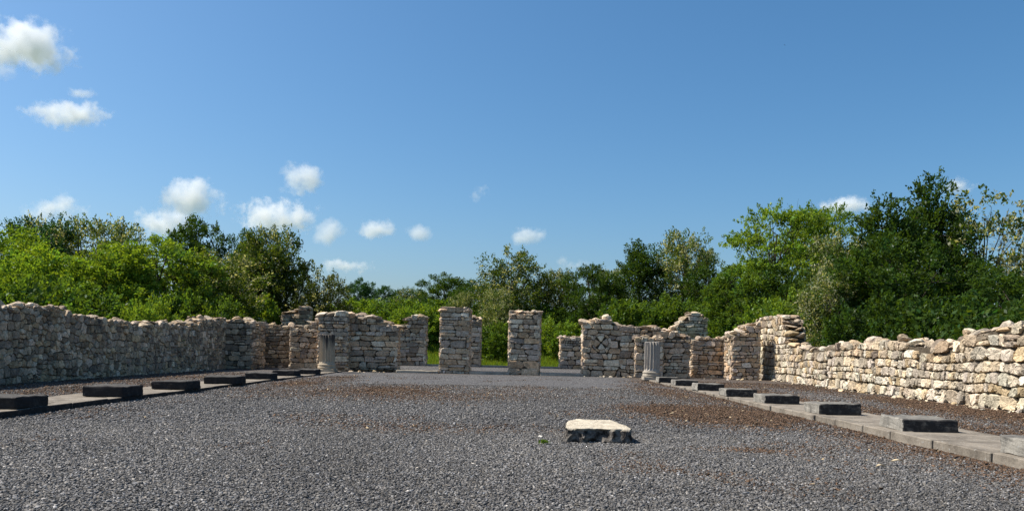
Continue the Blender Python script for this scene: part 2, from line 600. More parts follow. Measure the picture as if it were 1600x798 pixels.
def cells(Ln, top, z0, size, rng, aspect=1.7, keepout=None, gaps=(0.008, 0.024)):
    """roughly coursed rubble: outlines of the stones in a wall face, the coursing changing every few metres"""
    if 1.1 < aspect < 1.3:
        return wild_cells(Ln, top, z0, size, rng, aspect, gaps)
    out = []
    zmax = max(top(Ln * i / 40) for i in range(41)) + 0.4
    n_seg = max(1, round(Ln / (rng.uniform(1.7, 2.6) if Ln < 10 else 3.4)))
    cuts_ = [0.0] + [Ln * (i + rng.uniform(-.2, .2)) / n_seg for i in range(1, n_seg)] + [Ln]
    for q in range(n_seg):
        sa, sb = cuts_[q], cuts_[q + 1]
        wav = [(rng.uniform(0.008, 0.026), rng.uniform(1.5, 4.5), rng.uniform(0, 6.28)) for _ in range(2)]
        lines = [z0]
        z = z0
        while z < zmax:
            z += size * rng.choice((0.55, 0.7, 0.85, 1.0, 1.0, 1.2, 1.4) if aspect > 1.25 else (0.6, 0.8, 0.9, 1.0, 1.1, 1.25))
            lines.append(z)
        ph = [rng.uniform(0, 6.28) for _ in lines]

        def line(k, s):
            if k == 0:
                return z0
            return lines[k] + sum(a * math.sin(f * s + p + ph[k] * 0.5) for a, f, p in wav)
        for k in range(len(lines) - 1):
            h = lines[k + 1] - lines[k]
            s0 = sa + (rng.uniform(-.12, .12) if q else rng.uniform(-.04, .02))
            send = sb + (rng.uniform(-.12, .12) if q < n_seg - 1 else rng.uniform(-.02, .04))
            j0 = rng.uniform(-.1, .1) * h
            while s0 < send - 0.03:
                wd = min(max(h * aspect * rng.choice((0.5, 0.7, 0.9, 1.1, 1.3, 1.6)), 0.08), 0.75)
                if send - (s0 + wd) < 0.13:
                    wd = send - s0
                s1 = s0 + wd
                j1 = rng.uniform(-.2, .2) * h if s1 < send - 0.01 else 0.0
                r = rng.random()
                rows = [(0.0, 1.0)]
                if r < (0.13 if aspect > 1.25 else 0.07) and h > size * 0.8:
                    m_ = rng.uniform(.38, .62)
                    rows = [(0.0, m_), (m_, 1.0)]
                for ra, rb in rows:
                    g = rng.uniform(*gaps)

                    def P(s, f):
                        return line(k, s) * (1 - f) + line(k + 1, s) * f
                    tv = .14 if aspect > 1.25 else .26
                    t0, t1 = rng.uniform(-tv, tv) * h * (rb - ra), rng.uniform(-tv, tv) * h * (rb - ra)
                    fa, fb = ra - 0.5, rb - 0.5
                    pts = [(s0 + j0 * fa * 2 + g, P(s0, ra) + g), (s1 + j1 * fa * 2 - g, P(s1, ra) + g),
                           (s1 + j1 * fb * 2 - g, P(s1, rb) - g + min(0, t1)), (s0 + j0 * fb * 2 + g, P(s0, rb) - g + min(0, t0))]
                    # knock corners off
                    poly = []
                    for c in range(4):
                        a, b_, d = pts[c - 1], pts[c], pts[(c + 1) % 4]
                        if rng.random() < (0.42 if aspect > 1.25 else 0.72):
                            u1, u2 = rng.uniform(.10, .42), rng.uniform(.12, .45)
                            l1, l2 = math.hypot(a[0] - b_[0], a[1] - b_[1]) + 1e-6, math.hypot(d[0] - b_[0], d[1] - b_[1]) + 1e-6
                            m1, m2 = min(u1 * l1, h * .42) / l1, min(u2 * l2, h * .42) / l2
                            poly.append((b_[0] + (a[0] - b_[0]) * m1, b_[1] + (a[1] - b_[1]) * m1))
                            poly.append((b_[0] + (d[0] - b_[0]) * m2, b_[1] + (d[1] - b_[1]) * m2))
                        else:
                            poly.append(b_)
                    cs, cz = (s0 + s1) / 2, P((s0 + s1) / 2, (ra + rb) / 2)
                    if cz + h * (rb - ra) * 0.3 > top(min(max(cs, 0), Ln)):
                        continue
                    if keepout:
                        kx, kz, rr = keepout
                        if math.hypot(cs - kx, cz - kz) < rr * 0.97:
                            hw_ = math.sqrt(max(0, rr * rr - (cz - kz) ** 2)) + 0.015
                            for sd in (-1, 1):
                                p2 = clip_poly(poly, -sd, 0, -(sd * kx + hw_))
                                if len(p2) > 2 and max(p[0] for p in p2) - min(p[0] for p in p2) > 0.06:
                                    out.append(p2)
                            continue
                        dx_, dz_ = cs - kx, cz - kz
                        d_ = math.hypot(dx_, dz_)
                        dx_, dz_ = dx_ / d_, dz_ / d_
                        poly = clip_poly(poly, -dx_, -dz_, -(kx * dx_ + kz * dz_) - rr - 0.015)
                        if len(poly) < 3:
                            continue
                    ar = 0.5 * sum(poly[i][0] * poly[(i + 1) % len(poly)][1] - poly[(i + 1) % len(poly)][0] * poly[i][1] for i in range(len(poly)))
                    if ar > 0.002:
                        out.append(poly)
                s0, j0 = s1, j1
    return out


def chaikin(p, t=0.2):
    q = []
    for i in range(len(p)):
        a, b = p[i], p[(i + 1) % len(p)]
        q.append((a[0] + (b[0] - a[0]) * t, a[1] + (b[1] - a[1]) * t))
        q.append((a[0] + (b[0] - a[0]) * (1 - t), a[1] + (b[1] - a[1]) * (1 - t)))
    return q


PALE = [(0.660, 0.539, 0.388), (0.603, 0.482, 0.329), (0.684, 0.598, 0.451), (0.561, 0.475, 0.364), (0.632, 0.482, 0.300), (0.504, 0.431, 0.329), (0.617, 0.527, 0.416), (0.684, 0.622, 0.486)]
GREY = [(0.570, 0.454, 0.324), (0.470, 0.366, 0.258), (0.653, 0.518, 0.372), (0.369, 0.287, 0.204), (0.519, 0.388, 0.245), (0.720, 0.583, 0.431), (0.419, 0.338, 0.245), (0.587, 0.432, 0.276), (0.319, 0.252, 0.186)]
TAN = [(0.676, 0.522, 0.376), (0.609, 0.460, 0.317), (0.704, 0.582, 0.435), (0.524, 0.415, 0.308), (0.642, 0.460, 0.294), (0.573, 0.468, 0.367), (0.704, 0.614, 0.470), (0.456, 0.360, 0.271), (0.704, 0.491, 0.308)]


def stone_col(pal, rng, lich):
    c = rng.choice(pal)
    k = rng.uniform(0.6, 1.2)
    return (c[0] * k, c[1] * k, c[2] * k * rng.uniform(0.94, 1.04), lich)


def add_face(buf, p0, p1, top, z0, size, pal, rng, bulge=0.05, aspect=1.7, keepout=None, lichen=0.35, gaps=(0.008, 0.024)):
    """stones on the vertical face from p0 to p1 (xy); the outside is to the right of that direction"""
    dx, dy = p1[0] - p0[0], p1[1] - p0[1]
    Ln = math.hypot(dx, dy)
    dx, dy = dx / Ln, dy / Ln
    nx, ny = dy, -dx
    for poly in cells(Ln, top, z0, size, rng, aspect, keepout, gaps):
        pl = []
        for i in range(len(poly)):
            a, b_ = poly[i], poly[(i + 1) % len(poly)]
            pl.append(a)
            if math.hypot(a[0] - b_[0], a[1] - b_[1]) > 0.11:
                t_ = rng.uniform(.35, .65)
                pl.append((a[0] + (b_[0] - a[0]) * t_ + rng.uniform(-.014, .014), a[1] + (b_[1] - a[1]) * t_ + rng.uniform(-.014, .014)))
        q = chaikin(pl, rng.uniform(0.05, 0.16))
        k = len(q)
        cx = sum(p[0] for p in q) / k
        cz = sum(p[1] for p in q) / k
        b = bulge * rng.uniform(0.25, 1.25)
        ta, tb = rng.uniform(-0.16, 0.16), rng.uniform(-0.2, 0.2)
        vs = []

        def P3(s, z, o):
            vs.append((p0[0] + dx * s + nx * o, p0[1] + dy * s + ny * o, z))
        for s, z in q:
            P3(s, z, -0.09)
        for s, z in q:
            P3(s + rng.uniform(-.009, .009), z + rng.uniform(-.009, .009), b * 0.35 + rng.uniform(-0.012, 0.012))
        f = rng.uniform(0.82, 0.93)
        for s, z in q:
            s2, z2 = cx + (s - cx) * f, cz + (z - cz) * f
            P3(s2 + rng.uniform(-.012, .012), z2 + rng.uniform(-.012, .012), b + ta * (s2 - cx) + tb * (z2 - cz) + rng.uniform(-0.016, 0.016))
        P3(cx + rng.uniform(-.2, .2) * 0.2, cz + rng.uniform(-.04, .04), b * 1.08 + rng.uniform(-0.02, 0.02))
        fs = []
        for i in range(k):
            j = (i + 1) % k
            fs.append([i, j, k + j, k + i])
            fs.append([k + i, k + j, 2 * k + j, 2 * k + i])
            fs.append([2 * k + i, 2 * k + j, 3 * k])
        t = top(min(max(cx, 0), Ln))
        lich = lichen + (0.65 if t - cz < 0.6 else 0.0)
        weathered = t - cz < 0.5 and rng.random() < 0.55
        buf.add(vs, fs, stone_col(GREY if weathered else pal, rng, min(1.0, lich)))


ICO = None


def rock(buf, c, size, rng, col, flat=0.45, rotz=None):
    """a broken, faceted stone"""
    global ICO
    if ICO is None:
        bm = bmesh.new()
        bmesh.ops.create_icosphere(bm, subdivisions=2, radius=1)
        bm.verts.ensure_lookup_table()
        ICO = (np.array([v.co[:] for v in bm.verts]), [[v.index for v in f.verts] for f in bm.faces])
        bm.free()
    V = ICO[0] * 1.25
    for i in range(7):
        d = np.array([rng.gauss(0, 1), rng.gauss(0, 1), rng.gauss(0, 1)])
        d /= np.linalg.norm(d)
        lim = rng.uniform(0.55, 0.9)
        ex = np.clip(V @ d - lim, 0, None)
        V = V - ex[:, None] * d
    V = V * np.array([size * rng.uniform(0.75, 1.3), size * rng.uniform(0.6, 1.0), size * flat * rng.uniform(0.7, 1.3)])
    a = rng.uniform(0, 6.28) if rotz is None else rotz + rng.uniform(-.35, .35)
    tx, ty = rng.uniform(-.22, .22), rng.uniform(-.22, .22)
    ca, sa = math.cos(a), math.sin(a)
    x, y, z = V[:, 0], V[:, 1], V[:, 2] + V[:, 0] * tx + V[:, 1] * ty
    V = np.stack([x * ca - y * sa + c[0], x * sa + y * ca + c[1], z + c[2]], 1)
    buf.add([tuple(v) for v in V], ICO[1], col)


def profile(pts, seed=0, amp=0.05):
    xs = [p[0] for p in pts]
    zs = [p[1] for p in pts]
    ph = seed * 1.7
    return lambda s: float(np.interp(s, xs, zs)) + amp * (math.sin(s * 5.1 + ph) * 0.5 + math.sin(s * 11.3 + ph * 2) * 0.3 + math.sin(s * 2.3 + ph) * 0.4)


def core_prism(buf, p0, p1, thick, top, z0, inset=0.06, drop=0.14):
    dx, dy = p1[0] - p0[0], p1[1] - p0[1]
    Ln = math.hypot(dx, dy)
    dx, dy = dx / Ln, dy / Ln
    bx, by = -dy, dx      # towards the back
    n = max(4, int(Ln / 0.2))
    vs, fs = [], []
    for i in range(n + 1):
        s = inset + (Ln - 2 * inset) * i / n
        t = max(z0 + 0.1, min(top(max(0, s - .12)), top(s), top(min(Ln, s + .12))) - drop)
        for o, z in ((inset, z0 - 0.3), (inset, t), (thick - inset, t), (thick - inset, z0 - 0.3)):
            vs.append((p0[0] + dx * s + bx * o, p0[1] + dy * s + by * o, z))
    for i in range(n):
        a, b = 4 * i, 4 * i + 4
        fs += [[a, b, b + 1, a + 1], [a + 1, b + 1, b + 2, a + 2], [a + 2, b + 2, b + 3, a + 3]]
    fs += [[0, 1, 2, 3], [4 * n + 3, 4 * n + 2, 4 * n + 1, 4 * n]]
    buf.add(vs, fs, (0.1, 0.1, 0.1, 0))


def wall(parent, p0, p1, thick, pts, size=0.24, pal=PALE, z0=0.0, seed=0, bulge=0.05, aspect=1.7, faces='fbse', keepout=None,
         name='masonry', lichen=0.35, amp=0.05, cope=True, cope_size=0.2, gaps=(0.005, 0.017), mortar='mortar'):
    """one stretch of rubble wall: mortar core, face stones and the loose stones along its broken top"""
    rng = random.Random(seed * 77 + 5)
    top = profile(pts, seed, amp)
    dx, dy = p1[0] - p0[0], p1[1] - p0[1]
    Ln = math.hypot(dx, dy)
    dx, dy = dx / Ln, dy / Ln
    bx, by = -dy * thick, dx * thick
    q0, q1 = (p0[0] + bx, p0[1] + by), (p1[0] + bx, p1[1] + by)
    cb = Buf()
    core_prism(cb, p0, p1, thick, top, z0)
    b = Buf()
    if 'f' in faces:
        add_face(b, p0, p1, top, z0, size, pal, rng, bulge, aspect, keepout, lichen, gaps)
    if 'b' in faces:
        add_face(b, q1, q0, lambda s: top(Ln - s), z0, size * 1.1, pal, rng, bulge, aspect, None, lichen, gaps)
    if 's' in faces:
        add_face(b, q0, p0, lambda s: top(0.05), z0, size * 0.95, pal, rng, bulge, max(aspect * 0.8, 1.3), None, lichen, gaps)
    if 'e' in faces:
        add_face(b, p1, q1, lambda s: top(Ln - 0.05), z0, size * 0.95, pal, rng, bulge, max(aspect * 0.8, 1.3), None, lichen, gaps)
    mo = b.build(name, M['stone'], parent)
    cb.build('mortar', M[mortar], mo).location = (0, 0, 0)
    me = bpy.data.objects[mo.name].children[0].data
    off = np.array(parent.location)
    co = np.empty(len(me.vertices) * 3, dtype=np.float32)
    me.vertices.foreach_get('co', co)
    # the core was built relative to its parent, whose own origin sits at the thing's base
    co = co.reshape(-1, 3) - off + np.array(mo.location)
    me.vertices.foreach_set('co', co.astype(np.float32).ravel())
    if cope:
        r = Buf()
        s = 0.0
        while s < Ln:
            sl_ = (top(min(Ln, s + .1)) - top(max(0, s - .1))) / 0.2
            step = cope_size * rng.uniform(0.9, 1.5) / math.sqrt(1 + min(sl_ * sl_, 30))
            k = max(2, int(thick / (cope_size * 1.35)))
            for i in range(k):
                o = thick * (i + 0.5) / k + rng.uniform(-.05, .05)
                o = min(max(o, 0.08), thick - 0.08)
                sz = cope_size * rng.choice((0.5, 0.7, 0.9, 1.1, 1.35))
                ss = min(max(s + rng.uniform(-.08, .08), 0.07), Ln - 0.07)
                z = top(ss) - 0.11 + rng.uniform(-0.03, 0.07) * (1 + min(abs(sl_), 1.0))
                rock(r, (p0[0] + dx * ss - dy * o, p0[1] + dy * ss + dx * o, z), sz, rng, stone_col(GREY if rng.random() < 0.6 else pal, rng, rng.uniform(0.3, 1.0)), rng.choice((.22, .3, .4, .6)), math.atan2(dy, dx))
            s += step
        r.build('coping_rubble', M['stone'], parent)
    return mo


# long wall on the shaded side
t = thing('rubble_wall', (-14.2, 26, 0), 'long grey rubble wall in shade, with a wavy broken top, under the yellow-green trees', 'wall')
yv = [12, 21.7, 22.9, 24.75, 24.95, 25.5, 26.9, 28.3, 30.1, 31.8, 33.6, 34.5, 35.5, 37.7, 38.6]
zv = [2.3, 2.22, 2.24, 2.26, 2.05, 2.08, 2.04, 1.93, 1.91, 2.03, 2.08, 2.04, 2.28, 2.44, 2.35]
wall(t, (-14.2, 12), (-14.2, 38.15), 0.8, [(y - 12, z) for y, z in zip(yv, zv)], 0.215, GREY, seed=1, bulge=0.042, gaps=(0.006, 0.019), aspect=1.2, cope_size=0.21)

# long wall on the sunny side
t = thing('rubble_wall', (12.0, 26, 0), 'long sunlit cream rubble wall with a high broken stub at its far end', 'wall')
yv = [41.2, 39.5, 37.4, 37.0, 36.6, 36.2, 35.8, 34, 31.6, 28.6, 27.4, 26.5, 25.6, 24.5, 23.3, 22.15, 22.0, 21.1, 19.5, 16, 11]
zv = [3.0, 3.12, 3.08, 2.95, 2.5, 2.05, 1.62, 1.58, 1.64, 1.72, 1.80, 1.87, 1.82, 1.73, 1.69, 1.72, 2.0, 2.09, 2.11, 2.2, 2.2]
wall(t, (12.0, 41.2), (12.0, 11), 0.85, [(41.2 - y, z) for y, z in zip(yv, zv)], 0.30, PALE, seed=2, bulge=0.06, gaps=(0.005, 0.015), aspect=1.05, cope_size=0.23, lichen=0.1)

# left half of the front
t = thing('ruined_facade', (-10.5, 39, 0), 'shaded stone front of several stepped wall sections behind the stained column stub', 'wall')
wall(t, (-14.3, 38.2), (-12.95, 38.2), 1.9, [(0, 2.36), (0.5, 2.42), (0.9, 2.28), (1.35, 2.26)], 0.23, GREY, seed=3, name='corner_section', lichen=0.6)
wall(t, (-14.2, 41.6), (-11.4, 41.6), 0.7, [(0, 2.2), (0.8, 2.22), (2.8, 2.2)], 0.22, GREY, seed=4, name='recessed_section', faces='fbse', lichen=0.6)
wall(t, (-11.75, 40.4), (-9.65, 40.4), 0.8, [(0, 2.18), (0.9, 2.2), (1.05, 2.42), (1.4, 2.5), (1.6, 2.75), (2.1, 2.82)], 0.25, TAN, seed=5, name='wall_section', lichen=0.5)
wall(t, (-9.73, 38.0), (-8.36, 38.0), 2.4, [(0, 2.72), (0.3, 2.84), (0.9, 2.86), (1.37, 2.8)], 0.23, TAN, seed=6, name='pilaster', lichen=0.55, amp=0.03, cope_size=0.24)
wall(t, (-8.36, 38.55), (-6.05, 38.55), 0.75, [(0, 2.8), (0.5, 2.72), (0.75, 2.62), (1.2, 2.60), (1.45, 2.48), (1.8, 2.32), (2.3, 2.3)], 0.29, TAN, seed=7, name='wall_section', aspect=1.8, lichen=0.25, cope_size=0.26)

# right half of the front, with the round mark
t = thing('ruined_facade', (6.5, 39, 0), 'half-lit stone front with a round carved wheel mark beside the doorway pillar', 'wall')
keep = (3.73 - 2.87, 1.62, 0.45)
fac = wall(t, (2.87, 38.2), (7.95, 38.2), 0.75, [(0, 2.55), (0.3, 2.62), (0.7, 2.76), (1.05, 2.86), (1.25, 2.86), (1.5, 2.55), (1.9, 2.44), (2.4, 2.42), (3.6, 2.40), (3.9, 2.34), (4.3, 2.28), (4.9, 2.02), (5.08, 1.95)],
           0.27, TAN, seed=8, name='wall_section', aspect=1.7, lichen=0.15, keepout=keep, cope_size=0.24)
rng = random.Random(12)
wb = Buf()
for k in range(4):
    am = k * math.pi / 2 + 0.08
    pts_ = []
    hw = 0.60 if k % 2 == 0 else 0.54
    for i in range(7):
        a = am - hw + 2 * hw * i / 6
        pts_.append((0.335 * math.cos(a), 0.335 * math.sin(a)))
    pts_.append((0.07 * math.cos(am + 0.5), 0.07 * math.sin(am + 0.5)))
    pts_.append((0.07 * math.cos(am - 0.5), 0.07 * math.sin(am - 0.5)))
    n_ = len(pts_)
    cx = sum(p[0] for p in pts_) / n_
    cz = sum(p[1] for p in pts_) / n_
    vs = [(3.73 + x, 38.2 + 0.09, 1.62 + z) for x, z in pts_] + [(3.73 + x, 38.2 - 0.015, 1.62 + z) for x, z in pts_] + \
         [(3.73 + cx + (x - cx) * .86, 38.2 - 0.04 + rng.uniform(-.006, .006), 1.62 + cz + (z - cz) * .86) for x, z in pts_] + [(3.73 + cx, 38.2 - .05, 1.62 + cz)]
    fs = []
    for i in range(n_):
        j = (i + 1) % n_
        fs += [[i, j, n_ + j, n_ + i], [n_ + i, n_ + j, 2 * n_ + j, 2 * n_ + i], [2 * n_ + i, 2 * n_ + j, 3 * n_]]
    wb.add(vs, fs, stone_col(TAN, rng, 0.2))
for k in range(11):
    a0, a1 = 2 * math.pi * (k + rng.uniform(.02, .08)) / 11, 2 * math.pi * (k + rng.uniform(.92, .98)) / 11
    ra_, rb_ = 0.355, 0.445 + rng.uniform(-.01, .05)
    pts_ = [(ra_ * math.cos(a0 + (a1 - a0) * i / 3), ra_ * math.sin(a0 + (a1 - a0) * i / 3)) for i in range(4)][::-1] + [(rb_ * math.cos(a0 + (a1 - a0) * i / 3), rb_ * math.sin(a0 + (a1 - a0) * i / 3)) for i in range(4)]
    pr_ = rng.uniform(-0.02, 0.005)
    vs = [(3.73 + x, 38.29, 1.62 + z) for x, z in pts_] + [(3.73 + x, 38.2 + pr_, 1.62 + z) for x, z in pts_]
    fs = [[i, (i + 1) % 8, 8 + (i + 1) % 8, 8 + i] for i in range(8)] + [[8, 9, 14, 15], [9, 10, 13, 14], [10, 11, 12, 13]]
    wb.add(vs, fs, stone_col(TAN, rng, 0.2))
wb.build('wheel_mark', M['stone'], t)
wall(t, (5.33, 37.85), (6.62, 37.85), 0.36, [(0, 2.02), (1.3, 2.0)], 0.25, TAN, seed=9, name='pilaster', faces='fse', aspect=1.3, lichen=0.25, amp=0.02, cope_size=0.16)
wall(t, (8.35, 39.6), (9.98, 39.6), 1.1, [(0, 1.95), (0.8, 1.98), (1.6, 2.0)], 0.21, TAN, seed=10, name='low_section', lichen=0.6)
wall(t, (9.96, 38.0), (11.25, 38.0), 1.9, [(0, 2.0), (0.3, 2.25), (0.6, 2.45), (0.95, 2.62), (1.29, 2.75)], 0.24, TAN, seed=11, name='pilaster', faces='fse', lichen=0.45)

# the doorway pillars
FRONT = 'doorway pillars in two rows'


def pillar(x0, x1, y, depth, pts, seed, label, z0=0.0, rot=0.0, pal=TAN, size=0.27):
    cx = (x0 + x1) / 2
    tt = thing('stone_pillar', (cx, y + depth / 2, z0), label, 'pillar', FRONT)
    wall(tt, (x0, y), (x1, y), depth, pts, size, pal, z0, seed, 0.028, 1.8, lichen=0.45, amp=0.012, cope_size=0.15, gaps=(0.005, 0.014), mortar='pale_mortar')
    tt.rotation_euler = (0, 0, rot)
    return tt


pillar(-3.94, -2.57, 38.1, 1.25, [(0, 3.14), (1.37, 3.14)], 21, 'tall front stone pillar nearer the stained column, widest of the row', 0, R(-1.5))
pillar(-0.62, 0.82, 38.1, 1.25, [(0, 3.07), (1.44, 3.05)], 22, 'tall front stone pillar beside the carved wheel mark wall, sunlit down one edge', 0, R(-4))
pillar(-3.95, -2.5, 46.9, 1.0, [(0, 3.1), (1.45, 3.05)], 23, 'back row pillar showing as a narrow strip behind the front pillar near the stained column', 0.115, 0)
pillar(-0.85, 0.5, 46.9, 1.0, [(0, 2.95), (1.35, 2.9)], 24, 'back row pillar almost hidden, only its sunlit edge showing past the front pillar', 0.115, 0)

t = thing('ruined_wall', (-7.2, 47.3, 0.115), 'back wall stump with a sloping broken shoulder seen beside the grassy gap', 'wall', 'broken walls of the back row')
wall(t, (-9.6, 46.9), (-5.72, 46.9), 0.8, [(0, 2.3), (2.1, 2.35), (2.6, 2.55), (2.75, 2.95), (3.2, 3.05), (3.5, 3.12), (3.9, 3.05)], 0.27, TAN, 0.115, 25, lichen=0.35, aspect=1.9)
t = thing('ruined_wall', (3.6, 47.3, 0.115), 'low flat-topped back wall showing beside the carved wheel mark wall', 'wall', 'broken walls of the back row')
wall(t, (2.2, 46.9), (5.2, 46.9), 0.8, [(0, 2.03), (1.0, 2.1), (3.0, 2.0)], 0.25, TAN, 0.115, 26, lichen=0.2)
t = thing('ruined_wall', (-13.2, 47.3, 0), 'small jagged stub rising behind the recessed shaded wall', 'wall', 'broken walls of the back row')
wall(t, (-14.2, 47.0), (-12.65, 47.0), 0.9, [(0, 2.7), (0.25, 3.15), (0.8, 3.25), (1.0, 3.5), (1.55, 3.5)], 0.22, GREY, 0, 27, lichen=0.5, cope_size=0.26)
t = thing('ruined_wall', (9.6, 47.3, 0), 'tall jagged stub rising behind the low dark-topped wall', 'wall', 'broken walls of the back row')
wall(t, (7.9, 47.0), (10.8, 47.0), 0.9, [(0, 2.2), (0.8, 2.55), (1.5, 3.2), (1.75, 3.5), (2.3, 3.55), (2.75, 3.52), (2.9, 3.2)], 0.22, PALE, 0, 28, lichen=0.5, cope_size=0.27)


# ------------------------------------------------------------------ cut stone: slabs, blocks, columns
def worn_box(bm, x0, x1, y0, y1, z0, z1, bev=0.02, jit=0.008, seed=0, cuts=3):
    """a bevelled block with chipped, uneven edges"""
    r = random.Random(seed)
    b2 = bmesh.new()
    bmesh.ops.create_cube(b2, size=1)
    for v in b2.verts:
        v.co = ((x0 + x1) / 2 + v.co.x * (x1 - x0), (y0 + y1) / 2 + v.co.y * (y1 - y0), (z0 + z1) / 2 + v.co.z * (z1 - z0))
    bmesh.ops.bevel(b2, geom=list(b2.edges), offset=bev, segments=1, affect='EDGES')
    bmesh.ops.subdivide_edges(b2, edges=list(b2.edges), cuts=cuts, use_grid_fill=True)
    off = Vector((seed * 3.1, seed * 1.7, 0))
    for v in b2.verts:
        d = mnoise.noise_vector(v.co * 6 + off) * jit + mnoise.noise_vector(v.co * 19 + off) * jit * 0.5
        v.co += d
    me = bpy.data.meshes.new('tmp')
    b2.to_mesh(me)
    b2.free()
    bm.from_mesh(me)
    bpy.data.meshes.remove(me)


def bm_obj(name, bm, material, parent=None, loc=None):
    me = bpy.data.meshes.new(name)
    if loc is not None:
        bmesh.ops.translate(bm, verts=bm.verts, vec=-Vector(loc))
    bm.to_mesh(me)
    bm.free()
    me.materials.append(material)
    o = obj(name, me, parent)
    if loc is not None and parent is None:
        o.location = loc
    return o


def add_crust_shade(o, sides):  # given sides take black crusting and painted-in shade, tops some dirt
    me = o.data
    a = me.attributes.new('crust_shade', 'FLOAT', 'FACE')
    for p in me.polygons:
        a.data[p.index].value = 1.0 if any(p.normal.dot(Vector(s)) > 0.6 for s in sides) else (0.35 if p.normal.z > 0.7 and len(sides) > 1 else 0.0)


def strip_z(y):
    return float(np.interp(y, [5, 9, 34, 38], [0.145, 0.13, 0.04, 0.03]))


def stylobate(edge, width, side, y0, y1, label, seed):
    """raised strip of slabs: kerb stones towards the yard, paving behind them"""
    tt = thing('stone_plinth_strip', (edge((y0 + y1) / 2) + side * width / 2, (y0 + y1) / 2, 0), label, 'plinth', 'raised slab strips along the yard')
    r = random.Random(seed)
    y = y0
    k = 0
    while y < y1 - 0.1:
        l = min(r.uniform(0.95, 1.5), y1 - y)
        ym = y + l / 2
        z = strip_z(ym) + r.uniform(-.008, .008)
        xe = edge(ym) + r.uniform(-.015, .015)
        for nm, a, b_, zz, hh in (('kerb_stone', 0.0, 0.32, z, 0.0), ('paving_slab', 0.33, width, z - 0.006 + r.uniform(-.006, .006), 0)):
            bm = bmesh.new()
            xa, xb = sorted((xe + side * a, edge(ym) + side * b_))
            worn_box(bm, xa, xb, y + 0.006, y + l - 0.006, -0.2, zz, 0.012, 0.006, seed + k, 2)
            add_crust_shade(bm_obj(nm, bm, M['slab'], tt, tt.location), [(1, 0, 0)])  # shade of the kerb riser facing away from the sun, painted in
            k += 1
        y += l
    return tt


EL = lambda y: float(np.interp(y, [9, 36], [-8.20, -8.42]))
ER = lambda y: float(np.interp(y, [9, 37], [5.82, 5.36]))
stylobate(EL, 1.5, -1, 7.5, 37.4, 'low strip of slabs carrying the dark blocks beside the shaded wall', 100)
stylobate(ER, 1.5, 1, 5.0, 36.5, 'low strip of slabs with a sunlit kerb carrying blocks beside the cream wall', 300)

order_l = ['cut by the picture edge', 'second nearest', 'third nearest', 'fourth nearest', 'fifth nearest', 'sixth nearest', 'farthest, just before the stained column']
lab_l = ['dark square block on the shaded strip, nearest and largest of its row', 'dark square block second nearest on the shaded strip, standing free of the others',
         'dark square block third nearest on the shaded strip', 'dark square block fourth nearest on the shaded strip', 'dark square block fifth nearest on the shaded strip, first of three that overlap',
         'dark square block between two others that overlap it on the shaded strip', 'dark square block farthest on the shaded strip, right before the stained column']
for i, (x, y) in enumerate([(-9.13, 13.15), (-9.12, 16.6), (-9.13, 19.7), (-9.15, 23.0), (-9.24, 26.6), (-9.34, 29.9), (-9.30, 32.6)]):
    bm = bmesh.new()
    wd, dp, hh = 0.86 + RND.uniform(-.03, .05), 0.85, 0.2 + RND.uniform(-.01, .02)
    loc = (x + wd / 2, y + dp / 2, strip_z(y))
    worn_box(bm, x, x + wd, y, y + dp, strip_z(y) - 0.01, strip_z(y) + hh, 0.018, 0.02, 500 + i, 4)
    o = bm_obj('pedestal_block', bm, M['dark_pedestal'], None, loc)
    add_crust_shade(o, [(0, -1, 0), (1, 0, 0)])
    o.rotation_euler = (RND.uniform(-.012, .012), RND.uniform(-.012, .012), RND.uniform(-.035, .035))
    tag(o, lab_l[i], 'stone block', 'blocks on the shaded slab strip')
lab_r = ['pale lichened block cut off by the picture edge on the sunny strip', 'largest block seen whole on the sunny strip, bright end and black face', 'square block third nearest on the sunny strip, bright end and black face',
         'square block on the sunny strip, fourth nearest', 'square block on the sunny strip, fifth nearest', 'square block on the sunny strip, sixth nearest', 'square block on the sunny strip, second from the fluted column',
         'small far block on the sunny strip, right before the fluted grey column']
for i, (x, y) in enumerate([(5.93, 9.05), (5.96, 12.45), (5.9, 15.86), (5.76, 19.0), (5.60, 21.9), (5.52, 25.2), (5.50, 28.7), (5.42, 31.6)]):
    bm = bmesh.new()
    wd, dp, hh = 0.84 + RND.uniform(-.02, .05), 0.86, 0.2 + RND.uniform(-.01, .015)
    loc = (x + wd / 2, y + dp / 2, strip_z(y))
    worn_box(bm, x, x + wd, y, y + dp, strip_z(y) - 0.01, strip_z(y) + hh, 0.018, 0.02, 520 + i, 4)
    o = bm_obj('pedestal_block', bm, M['pedestal'], None, loc)
    add_crust_shade(o, [(0, -1, 0), (1, 0, 0)])
    o.rotation_euler = (RND.uniform(-.012, .012), RND.uniform(-.012, .012), RND.uniform(-.03, .03))
    tag(o, lab_r[i], 'stone block', 'blocks on the sunny slab strip')


